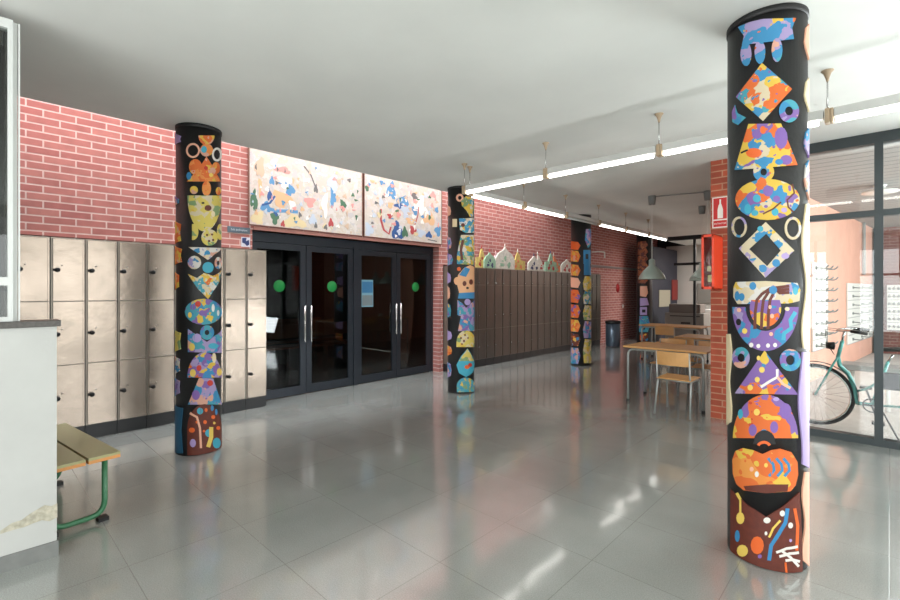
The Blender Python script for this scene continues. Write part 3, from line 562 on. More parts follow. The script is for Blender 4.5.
def _c4(c):
    L = [(241,250,K['o']),(250,262,pJ),(264,276,pJ),(277,288,K['pe']),(289,303,pF),(304,318,pF),(319,332,pJ),(333,346,pG),(347,364,pI)]
    for y0, y1, m in L: c.poly([(570.5,y0),(578,y0+1),(580.5,(y0+y1)/2),(578,y1),(570.5,y1-1)], m, 'paper_cutout')
    c.ring(lerpo([(583.5,250),(590.5,250),(590.5,264),(583.5,264)], 16), lerpo([(585.6,254),(588.4,254),(588.4,259),(585.6,259)], 16), K['b'], 'paper_square_frame')
    c.poly([(584,264),(590,264),(591,275),(584,275)], K['b'], 'paper_square'); c.poly([(586,229),(591,229),(591,243),(588,248),(585,240)], pI, 'paper_leaf')
    for y0, y1, m in ((276,290,pK),(290,304,pH),(305,320,pK),(321,338,pI),(339,363,pK)): c.poly([(583,(y0+y1)/2),(585,y0),(591.6,y0+1),(591.6,y1),(584,y1)], m, 'paper_cutout')
_c4(c4)
c5 = Col(636.5, 652.5, 348, 'farthest black collage column, behind the dining tables', .2)
def _c5(c):
    for i, y in enumerate(range(242, 284, 7)): c.poly([(638,y),(646,y-1),(648,y+3),(645,y+6.5),(637.5,y+6)], paint_mat('paper_rust_mix', [(150,84,60),(120,60,44),(190,120,80),(150,84,60),(100,60,60),(180,100,60)], 16), 'paper_cutout')
    c.poly([(640,286),(647,286),(648,293),(646,297),(640,296)], K['pe'], 'paper_oval'); c.poly([(640,298),(647,298),(649,305),(640,306)], K['l'], 'paper_cutout')
    c.ring(lerpo([(640,307),(647,307),(647,315),(640,315)], 16), lerpo([(642,309.5),(645.5,309.5),(645.5,312.5),(642,312.5)], 16), K['l'], 'paper_square_frame')
    t = c.poly([(639.5,316),(648,316),(650,324),(648,332),(639,332)], pM, 'paper_cutout'); dots(c, t, [(644,328,1.2,1.8,'k')]); c.poly([(640,333),(648,333),(648,341),(640,341)], pG, 'paper_cutout')
_c5(c5)

# ================================================================== MURALS, SIGNS on the brick wall
MX = -5.965
def flat_poly_x(s, pts, x, th=.002):
    q = [P(px, py, x=x) for px, py in pts]; s.prism([(x, p.y, p.z) for p in q], (th, 0, 0))
MP = [mat('mural_'+n, c, .6) for n, c in (('sky', (92, 150, 196)), ('deep', (52, 92, 150)), ('green', (76, 118, 92)), ('orange', (222, 184, 142)), ('yellow', (222, 208, 164)), ('pink', (222, 158, 152)), ('red', (180, 76, 78)), ('pale', (190, 205, 220)), ('tan', (206, 184, 160)), ('grey', (110, 112, 112)), ('white', (240, 238, 232)))]
MI = dict(sky=0, deep=1, green=2, orange=3, yellow=4, pink=5, red=6, pale=7, tan=8, grey=9, white=10)
def mural(yl, yr, zb0, zb1, blobs, strokes, label, seed):
    rnd = random.Random(seed)
    y0 = P(yl, 200, x=MX).y; y1 = P(yr, 200, x=MX).y
    r = empty('mural_panel', (0, 0, 0), 0, label, 'mural', 'painted murals over the doors')
    s = MB(); s.prism([(MX-.02, y0, zb0), (MX-.02, y1, zb1), (MX-.02, y1, 3.62), (MX-.02, y0, 3.62)], (.018, 0, 0))
    s.build('canvas', paint_mat('mural_canvas', [(226, 222, 214), (214, 208, 196), (228, 226, 222), (222, 212, 194), (220, 214, 204), (206, 206, 206), (226, 212, 206), (224, 220, 210)], 13, .25), r)
    s = MB(); fr = .012
    s.box((MX-.022, y0-fr, min(zb0, zb1)), (MX+.006, y0, 3.62)); s.box((MX-.022, y1, min(zb0, zb1)), (MX+.006, y1+fr, 3.62)); s.box((MX-.022, y0-fr, zb0-fr), (MX+.006, y1+fr, zb0)); s.build('panel_edge', mat('panel_edge_brown', (120, 84, 72), .6), r)
    s = MB(); k = 0
    def blob(cx, cy, rx, ry, col):
        nonlocal k
        k += 1; s.mi = MI[col]; n = 14; ph = rnd.random()*6
        c = P(cx, cy, x=MX); sc_ = abs(P(cx+1, cy, x=MX).y-c.y); sz = abs(P(cx, cy+1, x=MX).z-c.z); pts = []
        for i in range(n):
            a = 2*PI*i/n; q = 1+.28*math.sin(3*a+ph)+.12*math.sin(5*a+ph*2); y_ = min(max(c.y+rx*sc_*math.cos(a)*q, y0+.01), y1-.01); z_ = max(c.z+ry*sz*math.sin(a)*q, max(zb0, zb1)+.01); pts.append((MX-.002, y_, z_))
        s.prism(pts, (.001+.00003*k, 0, 0))
    for b in blobs: blob(*b)
    for pts, wd, col in strokes:
        k += 1; s.mi = MI[col]; q = stroke(pts, wd); s.prism([(MX-.002, p.y, p.z) for p in (P(a, b, x=MX) for a, b in q)], (.001+.00003*k, 0, 0))
    for i in range(90):
        px = rnd.uniform(yl+2, yr-3); f = (px-20)*.2165+100; py = rnd.uniform(f+2, f+(68 if px < 363 else 55)*(1-.0006*(px-250)))
        blob(px, py, rnd.uniform(.5, 2.2), rnd.uniform(.6, 2.8), rnd.choice(['pale', 'pale', 'pale', 'tan', 'tan', 'yellow', 'pink', 'pink', 'sky', 'white', 'white', 'white', 'grey', 'orange', 'pale', 'green']))
    s.build('painted_marks', MP, r, recalc=False)
mural(249.5, 362, 2.365, 2.365, [(290,190,4.5,6.5,'sky'),(272,181,2.5,4,'sky'),(269.7,195,2.6,5.5,'deep'),(266,207,5,5,'sky'),(254,200,4,9,'green'),(260,187,1.7,10,'orange'),(275,218,4,6,'green'),(276,213,2,3,'deep'),(333,197,2.8,10,'sky'),(343,205,3,5,'green'),(310,202,5,5,'pink'),(295,222,11,6,'yellow'),(258,219,6,8,'yellow'),(331,223,2.5,4,'red'),(283,224,2,3,'red'),(282,199,9,8,'orange'),(283,170,8,3,'pink'),(274,163,3,5,'pale'),(313,220,4,5,'pale'),(260,167,5,9,'tan'),(256,167,1,3,'grey'),(292,205,3,5,'white'),(333,183,5,8,'pale'),(316,189,2,4,'grey'),(300,215,1.6,2.6,'grey'),(285,182,6,6,'white'),(325,205,3,12,'white')],
      [([(266,208),(277,211),(288,211),(298,212)], 1.6, 'sky'), ([(304,166),(311,175),(316,188)], .6, 'grey'), ([(262,205),(270,203),(275,196)], 1.1, 'deep')], 'long pale children\'s mural with blue and green shapes, left of the two', 3)
mural(364.5, 441.5, 2.365, 2.365, [(391.5,191,4.5,8,'sky'),(403.5,201,6,5,'sky'),(400,206,5,3,'deep'),(390,205,3.5,3,'orange'),(397,214,3,5,'tan'),(415,210,3,5,'sky'),(406,211.5,4,7,'pale'),(397.5,232,5.5,9,'deep'),(367,188,2.5,3,'green'),(429,219,6,6,'orange'),(438,231,3,5,'sky'),(411,221,5,3,'orange'),(405,232.5,3,5,'green'),(369,230,4,7,'pale'),(433,195,3,3,'pink'),(429,235,3,3,'deep'),(390,216,2.5,2.5,'red'),(413,230,3,4,'red'),(381,202,2,4,'pale'),(414,196,2,4,'grey'),(420,205,5,9,'white'),(396,236,1.2,1.4,'white'),(400,230,1.2,1.4,'white'),(421,233,4,4,'pale')],
      [([(381,209),(381,220),(384,230),(389,234),(391,227)], .9, 'red'), ([(428,239.4),(437,241.4)], .5, 'grey'), ([(419,205),(418,215),(415,225)], .4, 'red')], 'smaller pale children\'s mural with a dark blue spot, right of the two', 5)
def text(body, size, loc, rot, m, parent, name='lettering'):
    cu = bpy.data.curves.new(name, 'FONT'); cu.body = body; cu.size = size; cu.extrude = .001; cu.align_x = 'CENTER'; cu.align_y = 'CENTER'
    o = bpy.data.objects.new(name, cu); C.objects.link(o); dg = bpy.context.evaluated_depsgraph_get(); me = bpy.data.meshes.new_from_object(o.evaluated_get(dg)); bpy.data.objects.remove(o)
    o = bpy.data.objects.new(name, me); C.objects.link(o); o.location = loc; o.rotation_euler = rot; me.materials.append(m); o.parent = parent; return o
a = P(227, 234, x=-5.985); b = P(251, 226, x=-5.985)
sg = empty('wall_sign', (-6.0, (a.y+b.y)/2, (a.z+b.z)/2), 0, 'narrow grey-blue lettered sign above the lockers, left of the doors', 'sign')
s = MB(); s.box((0, -.14, -.038), (.012, .14, .038), .002); s.build('sign_plate', mat('sign_slate', (92, 108, 120), .5), sg); text('Sala polivalent', .036, (.013, 0, 0), (PI/2, 0, PI/2), mat('sign_lettering', (205, 222, 232), .5), sg)
c = P(246, 242, x=-5.985); pk = empty('picture_card', (-6.0, c.y, c.z), 0, 'small square blue and white picture card under the lettered sign', 'card')
s = MB(); s.box((0, -.055, -.062), (.008, .055, .062)); s.build('card_back', mat('card_white', (215, 218, 232), .5), pk); s = MB(); s.prism([(.008,-.045,.05),(.008,.01,.055),(.008,.0,.01),(.008,.04,.03),(.008,.045,-.03),(.008,.015,-.05),(.008,-.015,-.02),(.008,-.045,-.01)], (.002,0,0)); s.build('card_drawing', mat('card_navy', (40, 56, 110), .5), pk)

# ---------------- cardboard castles on top of the dark lockers
def castle(px0, px1, top, kind, cols, label):
    x = -5.95+.035*(len([o for o in C.objects if o.name.startswith('cardboard_castle')])%2); yl, yr = P(px0, 260, x=x).y, P(px1, 260, x=x).y; zt = P((px0+px1)/2, top, x=x).z; z0 = h2; ym = (yl+yr)/2; hh = zt-z0; wd = (yr-yl)*1.4
    r = empty('cardboard_castle', (x, ym, z0), 0, label, 'model', 'painted cardboard castles on the dark lockers')
    f = lambda u, v: (0, (u-.5)*wd, v*hh)
    sh = dict(tri=[(0,0),(1,0),(.85,.3),(.5,1),(.15,.35)], slope=[(0,0),(1,0),(.8,.28),(.35,.62),(.05,1)], dome=[(0,0),(1,0),(1,.45),(.85,.7),(.6,.85),(.5,1),(.4,.85),(.15,.7),(0,.45)], house=[(0,0),(1,0),(1,.5),(.5,1),(0,.5)], tower=[(0,0),(1,0),(1,.5),(.7,.55),(.62,.8),(.5,1),(.38,.8),(.3,.55),(0,.5)])[kind]
    s = MB(); s.prism([f(*p) for p in sh], (.03, 0, 0)); s.build('castle_wall', cols[0], r)
    s = MB()
    rd_ = random.Random(int(px0)); n_ = 0
    for u, v, w_, h_ in ((.2, .08, .22, .2), (.6, .05, .18, .26), (.42, .38, .14, .2), (.3, .3, .1, .1)): n_ += 1; ph = rd_.random()*6; s.prism([f(u+w_/2+w_/2*math.cos(a)*(1+.3*math.sin(3*a+ph)), v+h_/2+h_/2*math.sin(a)*(1+.3*math.sin(2*a+ph))) for a in [k*PI/5 for k in range(10)]], (.0325+.0003*n_, 0, 0))
    s.build('painted_windows', cols[1], r)
    s = MB(); s.lathe([(.014, 0), (.012, .05), (0, .1)], (.015, (sum(p[0] for p in sh if p[1] == 1)/sum(1 for p in sh if p[1] == 1)-.5)*wd, hh-.02), 10); s.build('spire', cols[2], r)
cw = lambda n, c: mat('cardboard_'+n, c, .7, vary=.2, vscale=22)
Wt, Gn, Gr, Yl, Rd, Nv, Og, Ps = cw('white', (215, 214, 204)), cw('mint', (150, 186, 160)), cw('grey', (150, 152, 150)), cw('yellow', (206, 186, 110)), cw('red', (176, 66, 62)), cw('navy', (62, 66, 100)), cw('orange', (214, 130, 92)), cw('rose', (220, 180, 184))
CS = [(477,485,248,'tower',(Yl,Rd,Rd),'yellow cardboard castle with red spire, leftmost on the dark lockers'),(485,493,252,'dome',(Gn,Nv,Rd),'mint green domed cardboard castle beside the red-spired one'),(492.5,497.5,254,'house',(Ps,Gr,Ps),'small rose cardboard house partly behind the green dome'),
 (497.5,511,247,'dome',(Wt,Gn,Wt),'largest white domed cardboard castle on the dark lockers'),(512,522,252,'tower',(Yl,Og,Wt),'ochre cardboard castle with white ball spire, centre of the dark lockers'),(529,537.5,256,'house',(Wt,Nv,Nv),'white cardboard house with navy roof on the dark lockers'),
 (538,546,255,'slope',(Wt,Rd,Wt),'white sloping cardboard wall with red spots, beside the navy-roofed house'),(546,554,253,'tower',(Gn,Rd,Nv),'mint cardboard tower behind the sloping white wall'),(554,562,256,'slope',(Og,Gn,Wt),'orange and green cardboard castle, second from the right end'),(562,570,259,'dome',(Wt,Rd,Rd),'white cardboard castle with red domes, nearest the orange collage column')]
for q in CS: castle(*q)

# ---------------- pipe on the brick wall beyond, red round sign, litter bin, wall lamp
s = MB(); xw = -5.96; z_ = P(600, 266.5, x=xw).z
pts = [(xw, P(590, 266, x=xw).y, z_), (xw, P(639, 266, x=xw).y, z_), (xw, P(639, 266, x=xw).y, 3.4)]
s.tube(bend(pts, .08), .03, 10); tag(s.build('wall_pipe', mat('pipe_grey', (150, 140, 138), .5)), 'grey pipe running along the far brick wall and turning up', 'pipe')
s = MB(); y_ = P(593, 252, x=xw).y; z_ = P(597, 252.5, x=xw).z; s.tube(bend([(xw-.03, y_, z_), (xw+.2, y_, z_), (xw+.2, y_+.3, z_), (xw+.2, y_+.3, z_-.16)], .04), .02, 8); tag(s.build('pipe_spout', M['white']), 'short white bent pipe sticking out of the far brick wall', 'pipe')
c = P(618, 288, x=-5.99); s = MB(); s.lathe([(0, 0), (.14, 0), (.14, .006), (0, .006)], (-6.0, c.y, c.z), 8, 'x'); tag(s.build('round_sign', mat('sign_dark_red', (170, 28, 30), .5)), 'dark red round sign on the far brick wall above the bin', 'sign')
c = P(623, 306, x=-5.99); s = MB(); s.box((-6.0, c.y-.04, c.z-.05), (-5.98, c.y+.04, c.z+.05)); tag(s.build('light_switch', M['white']), 'tiny pale switch plate on the far brick wall', 'switch')
bn = empty('litter_bin', (-5.42, 12.05, 0), 0, 'cylindrical blue-grey litter bin at the end of the dark lockers', 'bin')
s = MB(); s.lathe([(0, 0), (.17, 0), (.19, .03), (.19, .62), (0, .62)], n=28); s.build('bin_body', mat('bin_bluegrey', (84, 98, 112), .3, .5), bn)
s = MB(); s.lathe([(.195, .62), (.2, .64), (.2, .69), (.15, .7), (.14, .66)], n=28); s.build('bin_rim', M['black'], bn)

# ================================================================== FLUORESCENT ROWS
ZL = 2.70; HX = -.014
def make_lamp(on, L, label, group):
    """runs along local +x from 0 to L"""
    r = empty('fluorescent_lamp', (0, 0, ZL), 0, label, 'lamp', group)
    s = MB(); s.box((-.06 if L > 9 else .022, -.03, .0), (L-.002, .03, .062), .004); s.build('lamp_housing', M['housing'], r)
    s = MB(); s.tube([(.03, 0, -.022), (L-.03, 0, -.022)], .016, 12); s.build('fluorescent_tube', M['tubeon'] if on else M['tubeoff'], r)
    s = MB(); s.box((-.028, -.036, -.036), (.0, .036, .066), .006); s.box((0, -.034, -.034), (.02, .034, .064), .006); s.build('end_clip', M['beige'], r)
    s = MB(); s.tube([(HX, 0, .03), (HX, 0, 3.035-ZL-.03)], .005, 8); s.build('hanger_rod', M['steel'], r)
    s = MB(); s.lathe([(.007, -.075), (.012, -.05), (.022, -.02), (.036, -.004), (.036, 0)], (HX, 0, 3.035-ZL), 16); s.build('ceiling_cup', M['beige'], r)
    return r
LA = 1.10; LG = LA+.032
ay = 2.755*H
la = make_lamp(True, LA, 'lit tube at the far left end of the crosswise row', 'crosswise fluorescent row')
labs = ['lit tube at the left end of the crosswise lamp row, meeting the lengthwise row', 'lit tube second from the left end of the crosswise row', 'lit tube just left of the foreground collage column in the crosswise row', 'lit tube right of the foreground collage column in the crosswise row', 'lit tube at the out-of-frame right end of the crosswise row']
xs = [-.20*H-3*LG, -.20*H-2*LG, -.20*H-LG, -.20*H, -.20*H+LG]
for i, x in enumerate(xs[:4]):
    o = la if i == 0 else dup(la); o['label'] = labs[i]; o.location = (x, ay, ZL)
lb = make_lamp(True, LA, '', 'lengthwise fluorescent row'); lo = None
labs = ['lit tube nearest the corner in the lengthwise lamp row', 'lit tube second from the corner in the lengthwise row, before the gap', 'unlit tube filling the dark gap of the lengthwise row', 'lit tube just beyond the gap of the lengthwise row', 'lit tube in the middle of the far part of the lengthwise row', 'lit tube at the farthest end of the lengthwise row']
for i in range(6):
    if i == 0: o = lb
    elif i == 2: o = make_lamp(False, LA, '', 'lengthwise fluorescent row')
    else: o = dup(lb)
    o['label'] = labs[i]; o.location = (-2.50*H, 2.86*H+i*(LA+.06), ZL); o.rotation_euler = (0, 0, PI/2)

# ================================================================== PENDANTS
pl = mat('pendant_pale_green_metal', (168, 186, 178), .35, .3)
def pendant(px, py, y, label):
    c = P(px, py, z=3.02); c = Vector((c.x, c.y, 0)) if y is None else Vector((0, 0, 0))
    r = empty('pendant_lamp', (c.x, c.y, 3.035), 0, label, 'lamp', 'pendant lamps over the dining tables')
    zb_ = 1.69-3.035
    s = MB(); s.lathe([(.06, 0), (.06, -.03), (.05, -.14), (0, -.14)], n=16); s.build('ceiling_box', mat('pendant_grey', (120, 124, 122), .5), r)
    s = MB(); s.tube([(0, 0, -.14), (0, 0, zb_+.32)], .005, 6); s.build('cord', M['white'], r)
    s = MB(); s.lathe([(.02, zb_+.33), (.045, zb_+.31), (.05, zb_+.22), (.07, zb_+.20), (.13, zb_+.14), (.18, zb_+.07), (.205, zb_+.01), (.205, zb_), (.195, zb_+.005), (.17, zb_+.07), (.12, zb_+.13), (.05, zb_+.19), (0, zb_+.2)], n=36); s.build('lamp_shade', pl, r)
    s = MB(); s.lathe([(0, zb_+.03), (.03, zb_+.05), (.035, zb_+.09), (.015, zb_+.15), (.015, zb_+.2)], n=16); s.build('bulb', M['white'], r)
    return c
p1 = pendant(652, 197, None, 'pale metal pendant lamp hanging over the left dining table')
p2 = pendant(708, 192, None, 'pendant lamp whose shade hides behind the red fire cabinet')
p3 = pendant(702, 207, None, 'farther pendant lamp, hung behind the red fire cabinet at the back')
s = MB(); s.tube([(p1.x, p1.y, 3.022), (p2.x, p2.y, 3.022)], .009, 8); tag(s.build('ceiling_conduit', M['grey']), 'thin grey conduit along the ceiling joining two pendant boxes', 'conduit')

# ================================================================== BRICK PILLAR, FIRE SIGN AND CABINET
s = MB(); s.box((-1.535, YW+.015, 0), (-1.03, YW+.45, 3.035)); tag(s.build('brick_pillar', M['brickxy']), 'square red brick pillar at the left end of the porch window', 'pillar')
fs = empty('fire_sign', (-1.434, YW+.013, 2.42), 0, 'red extinguisher sign with white border on the brick pillar', 'sign')
sw = mat('sign_white', (235, 225, 218), .5); sr = mat('sign_red', (196, 30, 28), .5)
s = MB(); s.box((-.082, -.006, -.18), (.082, 0, .18)); s.build('sign_plate', sw, fs)
s = MB(); s.box((-.07, -.008, -.08), (.07, -.006, .168)); s.box((-.07, -.008, -.168), (.07, -.006, -.095)); s.build('sign_field', sr, fs)
s = MB(); s.prism([(x, -.008, z) for x, z in ((-.026,-.07),(.03,-.07),(.03,.03),(.018,.08),(.010,.10),(.010,.15),(-.006,.15),(-.006,.10),(-.016,.08),(-.026,.03))], (0, -.001, 0)); s.build('extinguisher_symbol', sw, fs)
text('EXTINTOR', .026, (0, -.0085, -.132), (PI/2, 0, 0), sw, fs)
x0, x1, y0, y1, z0, z1 = -1.53, -1.405, 5.69, YW+.01, 1.52, 2.13
fc = empty('fire_hose_cabinet', (-1.47, 5.9, 1.52), 0, 'red fire hose cabinet with glass front fixed to the brick pillar', 'fire cabinet')
def B(n, m, *bx):
    s = MB()
    for a, b in bx: s.box((a[0]+1.47, a[1]-5.9, a[2]-1.52), (b[0]+1.47, b[1]-5.9, b[2]-1.52), .002)
    return s.build(n, m, fc)
B('cabinet_body', M['red'], ((x0, y0, z0), (x0+.012, y1, z1)), ((x1-.012, y0, z0), (x1, y1, z1)), ((x0, y0, z0), (x1, y1, z0+.012)), ((x0, y0, z1-.012), (x1, y1, z1)), ((x0, y1-.012, z0), (x1, y1, z1)))
B('front_frame', M['red'], ((x0, y0-.006, z0), (x0+.025, y0, z1)), ((x1-.022, y0-.006, z0), (x1, y0, z1)), ((x0, y0-.006, z0), (x1, y0, z0+.03)), ((x0, y0-.006, z1-.03), (x1, y0, z1)))
B('front_glass', glass, ((x0+.02, y0+.002, z0+.02), (x1-.02, y0+.006, z1-.02)))
s = MB(); s.lathe([(.1, -.04), (.1, .04)], (0, -.0, .33), 24, 'x'); 
for rr in (.11, .13, .15): s.tube([(.0, rr*math.cos(a*PI/12), .33+rr*math.sin(a*PI/12)) for a in range(24)], .014, 8, True)
s.build('hose_reel', mat('hose_pinkish', (190, 120, 110), .6), fc)
B('valve', mat('valve_brass', (200, 180, 130), .4, .6), ((x0+.04, y0+.06, z0+.2), (x0+.08, y0+.12, z0+.26)), ((x0+.05, y0+.05, z0+.08), (x0+.09, y0+.1, z0+.16)))

# ================================================================== TABLES AND CHAIRS
def table(x0, x1, y0, y1, label):
    r = empty('dining_table', ((x0+x1)/2, (y0+y1)/2, 0), 0, label, 'table', 'school dining tables'); a, b = (x1-x0)/2, (y1-y0)/2
    s = MB(); s.box((-a, -b, .735), (a, b, .757), .004); s.build('tabletop', M['wood'], r)
    for sy in (-1, 1):
        yy = sy*(b-.05)
        s = MB(); s.tube(bend([(-a+.05, yy, .02), (-a+.05, yy, .715), (a-.05, yy, .715), (a-.05, yy, .02)], .09), .016); s.build('leg_frame', M['tubegrey'], r)
        for sx_ in (-1, 1): s = MB(); s.lathe([(0, 0), (.021, 0), (.021, .035), (0, .035)], (sx_*(a-.05), yy, 0), 12); s.build('foot_cap', M['black'], r)
    return r
table(-2.63, -1.6, 6.16, 6.86, 'birch topped dining table nearest the brick pillar')
table(-2.55, -1.35, 7.95, 8.65, 'birch topped dining table in the second row behind')
table(-4.0, -2.75, 10.2, 10.9, 'birch topped dining table farthest back, before the glazed partition')
def chair(label, group):
    """seat faces local -y, backrest at +y"""
    r = empty('school_chair', (0, 0, 0), 0, label, 'chair', group)
    s = MB(); s.box((-.195, -.19, .435), (.195, .19, .45), .006); s.build('seat', M['wood'], r)
    s = MB(); n = 8; w_ = .195
    for k in range(n):
        u0, u1 = -1+2*k/n, -1+2*(k+1)/n; s.prism([(u0*w_, .215-.03*u0*u0+.02, .61), (u1*w_, .215-.03*u1*u1+.02, .61), (u1*w_, .225-.03*u1*u1+.025, .775), (u0*w_, .225-.03*u0*u0+.025, .775)], (0, -.012, 0))
    s.build('backrest', M['wood'], r)
    for sx_ in (-1, 1):
        x = sx_*.185
        s = MB(); s.tube(bend([(x*1.08, .24, .012), (x, .16, .425), (x, -.15, .425), (x*1.05, -.19, .012)], .05), .011); s.build('leg', M['tubegrey'], r)
        s = MB(); s.tube(bend([(x, .10, .425), (x, .19, .44), (x, .215, .775)], .05), .010); s.build('back_post', M['tubegrey'], r)
    for yb in (.14, -.13): s = MB(); s.tube([(-.185, yb, .42), (.185, yb, .42)], .009); s.build('cross_bar', M['tubegrey'], r)
    return r
G = 'birch school chairs round the tables'
c0 = chair('birch school chair in front of the near table, back to the viewer', G); c0.location = (-1.87, 6.0, 0); c0.rotation_euler = (0, 0, PI)
for (x, y, rz, lab) in ((-2.36, 7.12, 0, 'birch school chair behind the near table, left one'), (-1.82, 7.14, .08, 'birch school chair behind the near table, next to the pillar'),
    (-2.3, 7.72, PI, 'birch school chair in front of the second-row table'), (-3.3, 9.95, PI, 'birch school chair before the farthest dining table')):
    o = dup(c0, None, lab); o.location = (x, y, 0); o.rotation_euler = (0, 0, rz)
for i, (x, y) in enumerate(((-1.72, 8.2), (-1.62, 8.35))):
    s = MB(); s.lathe([(0, 0), (.03, 0), (.038, .09), (.034, .09), (.027, .006), (0, .006)], (x, y, .757), 16); tag(s.build('cup', M['white']), ['white cup on the second-row table, left one', 'white cup on the second-row table, nearer the pillar'][i], 'cup', 'white cups on the second-row table')

# far kitchen corner
s0 = empty('copier', (P(688, 291, y=14.6).x, 14.6, 0), 0, 'grey photocopier behind the glazed partition', 'copier')
s = MB(); s.box((-.55, -.3, 0), (.5, .3, .86), .01); s.build('body', mat('copier_grey', (128, 126, 120), .5), s0)
s = MB(); s.box((-.45, -.25, .86), (.4, .25, 1.12), .02); s.build('scanner_lid', mat('copier_lid', (110, 104, 98), .5), s0)
s = MB(); s.box((-.4, -.312, .76), (.4, -.3, .785)); s.box((-.1, -.312, .55), (.15, -.3, .60)); s.build('tray_slot', M['black'], s0)
s = MB(); s.box((-4.6, 16.66, 1.1), (-3.9, 16.7, 1.75)); tag(s.build('notice_board', mat('notice_grey', (120, 118, 112), .6)), 'grey paper notices pinned on the far white wall', 'notice')
a = P(659, 307, x=-5.19); b = P(670, 290, x=-5.19); s = MB(); s.box((-5.2, a.y, a.z), (-5.18, b.y, b.z)); tag(s.build('wall_poster', mat('poster_beige', (150, 146, 128), .6)), 'pale beige framed sheet on the dark far wall', 'poster')
a = P(672, 300, x=-5.19); b = P(677.5, 280, x=-5.19); s = MB(); s.box((-5.2, a.y, a.z), (-5.18, b.y, b.z)); tag(s.build('red_notice', M['darkred']), 'dark red notice on the dark far wall beside the beige sheet', 'notice')
s = MB(); q_ = P(708, 291, y=15.1).x; s.box((q_-.1, 15.1, 0), (q_+.25, 15.6, .95), .01); tag(s.build('low_fridge', M['white']), 'white low fridge right of the photocopier', 'fridge')

# dark hall furniture, dimly seen through the door glass
hw = mat('hall_bench_wood', (120, 66, 44), .5)
for i in range(3):
    r = empty('hall_bench', (-8.2-i*.9, 4.3+.2*i, 0), 0, ['wooden bench nearest the glass doors inside the dark hall', 'middle wooden bench inside the dark hall', 'farthest wooden bench inside the dark hall'][i], 'bench', 'benches in the dark hall')
    s = MB(); s.box((-.2, -1.3, .43), (.2, 1.3, .47), .004); s.build('seat', hw, r)
    s = MB(); s.box((-.2, -1.3, .6), (-.16, 1.3, .85), .004); s.build('backrest', hw, r)
    for yy in (-1.2, 0, 1.2): s = MB(); s.box((-.18, yy-.03, 0), (.18, yy+.03, .43)); s.build('leg', M['black'], r)

# ================================================================== PORCH: lamp, racks, bench, bicycle
c = P(880, 185, z=3.03); c.z = 0
r = empty('porch_lamp', (c.x, c.y, 3.03), 0, 'white dish ceiling lamp under the porch ceiling', 'lamp')
s = MB(); s.lathe([(.06, 0), (.06, -.05), (.2, -.09), (.21, -.11), (.1, -.13), (0, -.135)], n=32); s.build('lamp_dish', M['white'], r)
s = MB(); s.lathe([(.075, 0), (.075, -.02), (0, -.02)], n=20); s.build('ceiling_plate', M['white'], r)
# peg racks on the peach wall
W0 = Vector((-.96, 9.46, 0)); WD = (Vector((-.28, 15.4, 0))-W0).normalized(); WN = Vector((WD.y, -WD.x, 0)); wang = math.atan2(WD.y, WD.x)
def on_wall(px):
    d = ray(px, 291); A = W0; # 2D ray-line
    det = d.x*(-WD.y)-d.y*(-WD.x); t = (A.x*(-WD.y)-A.y*(-WD.x))/det; return Vector((d.x*t, d.y*t, 0))
def rack(pa, pb, yt, yb, nrow, ncol, label, at=None):
    A = on_wall(pa) if at is None else at[0]; Bq = on_wall(pb) if at is None else at[1]; d = (Bq-A); L = d.length; zt = H+(291-yt)/FP*((A.x*-.6911)+A.y*.7227)
    zb_ = H+(291-yb)/FP*((A.x*-.6911)+A.y*.7227); r = empty('peg_rack', (A.x, A.y, 0), math.atan2(d.y, d.x), label, 'rack', 'white peg racks on the porch wall')
    s = MB(); s.box((0, -.03, zb_), (L, -.005, zt), .003); s.build('rack_panel', mat('rack_white', (226, 224, 218), .5), r)
    for i in range(nrow):
        z = zb_+(i+.5)*(zt-zb_)/nrow
        for k in range(ncol):
            x = (k+.5)*L/ncol; s = MB(); s.tube(bend([(x, -.03, z), (x, -.16, z-.01), (x, -.2, z+.04)], .03), .012, 8); s.lathe([(0, -.05), (.028, -.05), (.028, -.03), (0, -.03)], (x, 0, z), 10, 'y'); s.build('peg', M['grey'], r)
        s = MB(); s.box((0, -.034, z-.5*(zt-zb_)/nrow), (L, -.03, z-.5*(zt-zb_)/nrow+.012)); s.build('seam', M['grey'], r)
    return r
rack(811, 826, 262, 352, 8, 3, 'white peg rack on the peach wall nearest the window')
rack(846, 871, 283, 345, 7, 3, 'white peg rack farther along the peach wall')
a_ = P(887, 291, y=15.15); b_ = P(906, 291, y=15.15); rack(0, 0, 285, 330, 6, 4, 'white peg rack on the dark brick porch end wall', at=(Vector((a_.x, 15.19, 0)), Vector((b_.x, 15.19, 0))))
s = MB(); q = on_wall(861)+WN*.05; s.tube([(q.x, q.y, 1.86), (q.x, q.y, 3.02)], .03, 8); tag(s.build('porch_downpipe', M['grey']), 'grey vertical pipe on the peach wall above the peg rack', 'pipe')
s = MB(); q = on_wall(872.5)+WN*.07; s.box((q.x-.05, q.y-.05, 0), (q.x+.05, q.y+.05, 3.02)); tag(s.build('porch_post', M['anth2']), 'dark slim post at the end of the peach wall', 'post')
# low concrete bench with white posts
by = 5.25*H; q = empty('porch_bench', (0, by, 0), 0, 'grey slab bench on white posts behind the bicycle', 'bench')
s = MB(); s.box((-.45, -.2, .50), (1.6, .2, .57), .01); s.build('slab', M['grey'], q)
for x in (-.35, -.02, .35, .8, 1.25): s = MB(); s.tube([(x, 0, 0), (x, 0, .50)], .025, 10); s.build('post', M['white'], q)

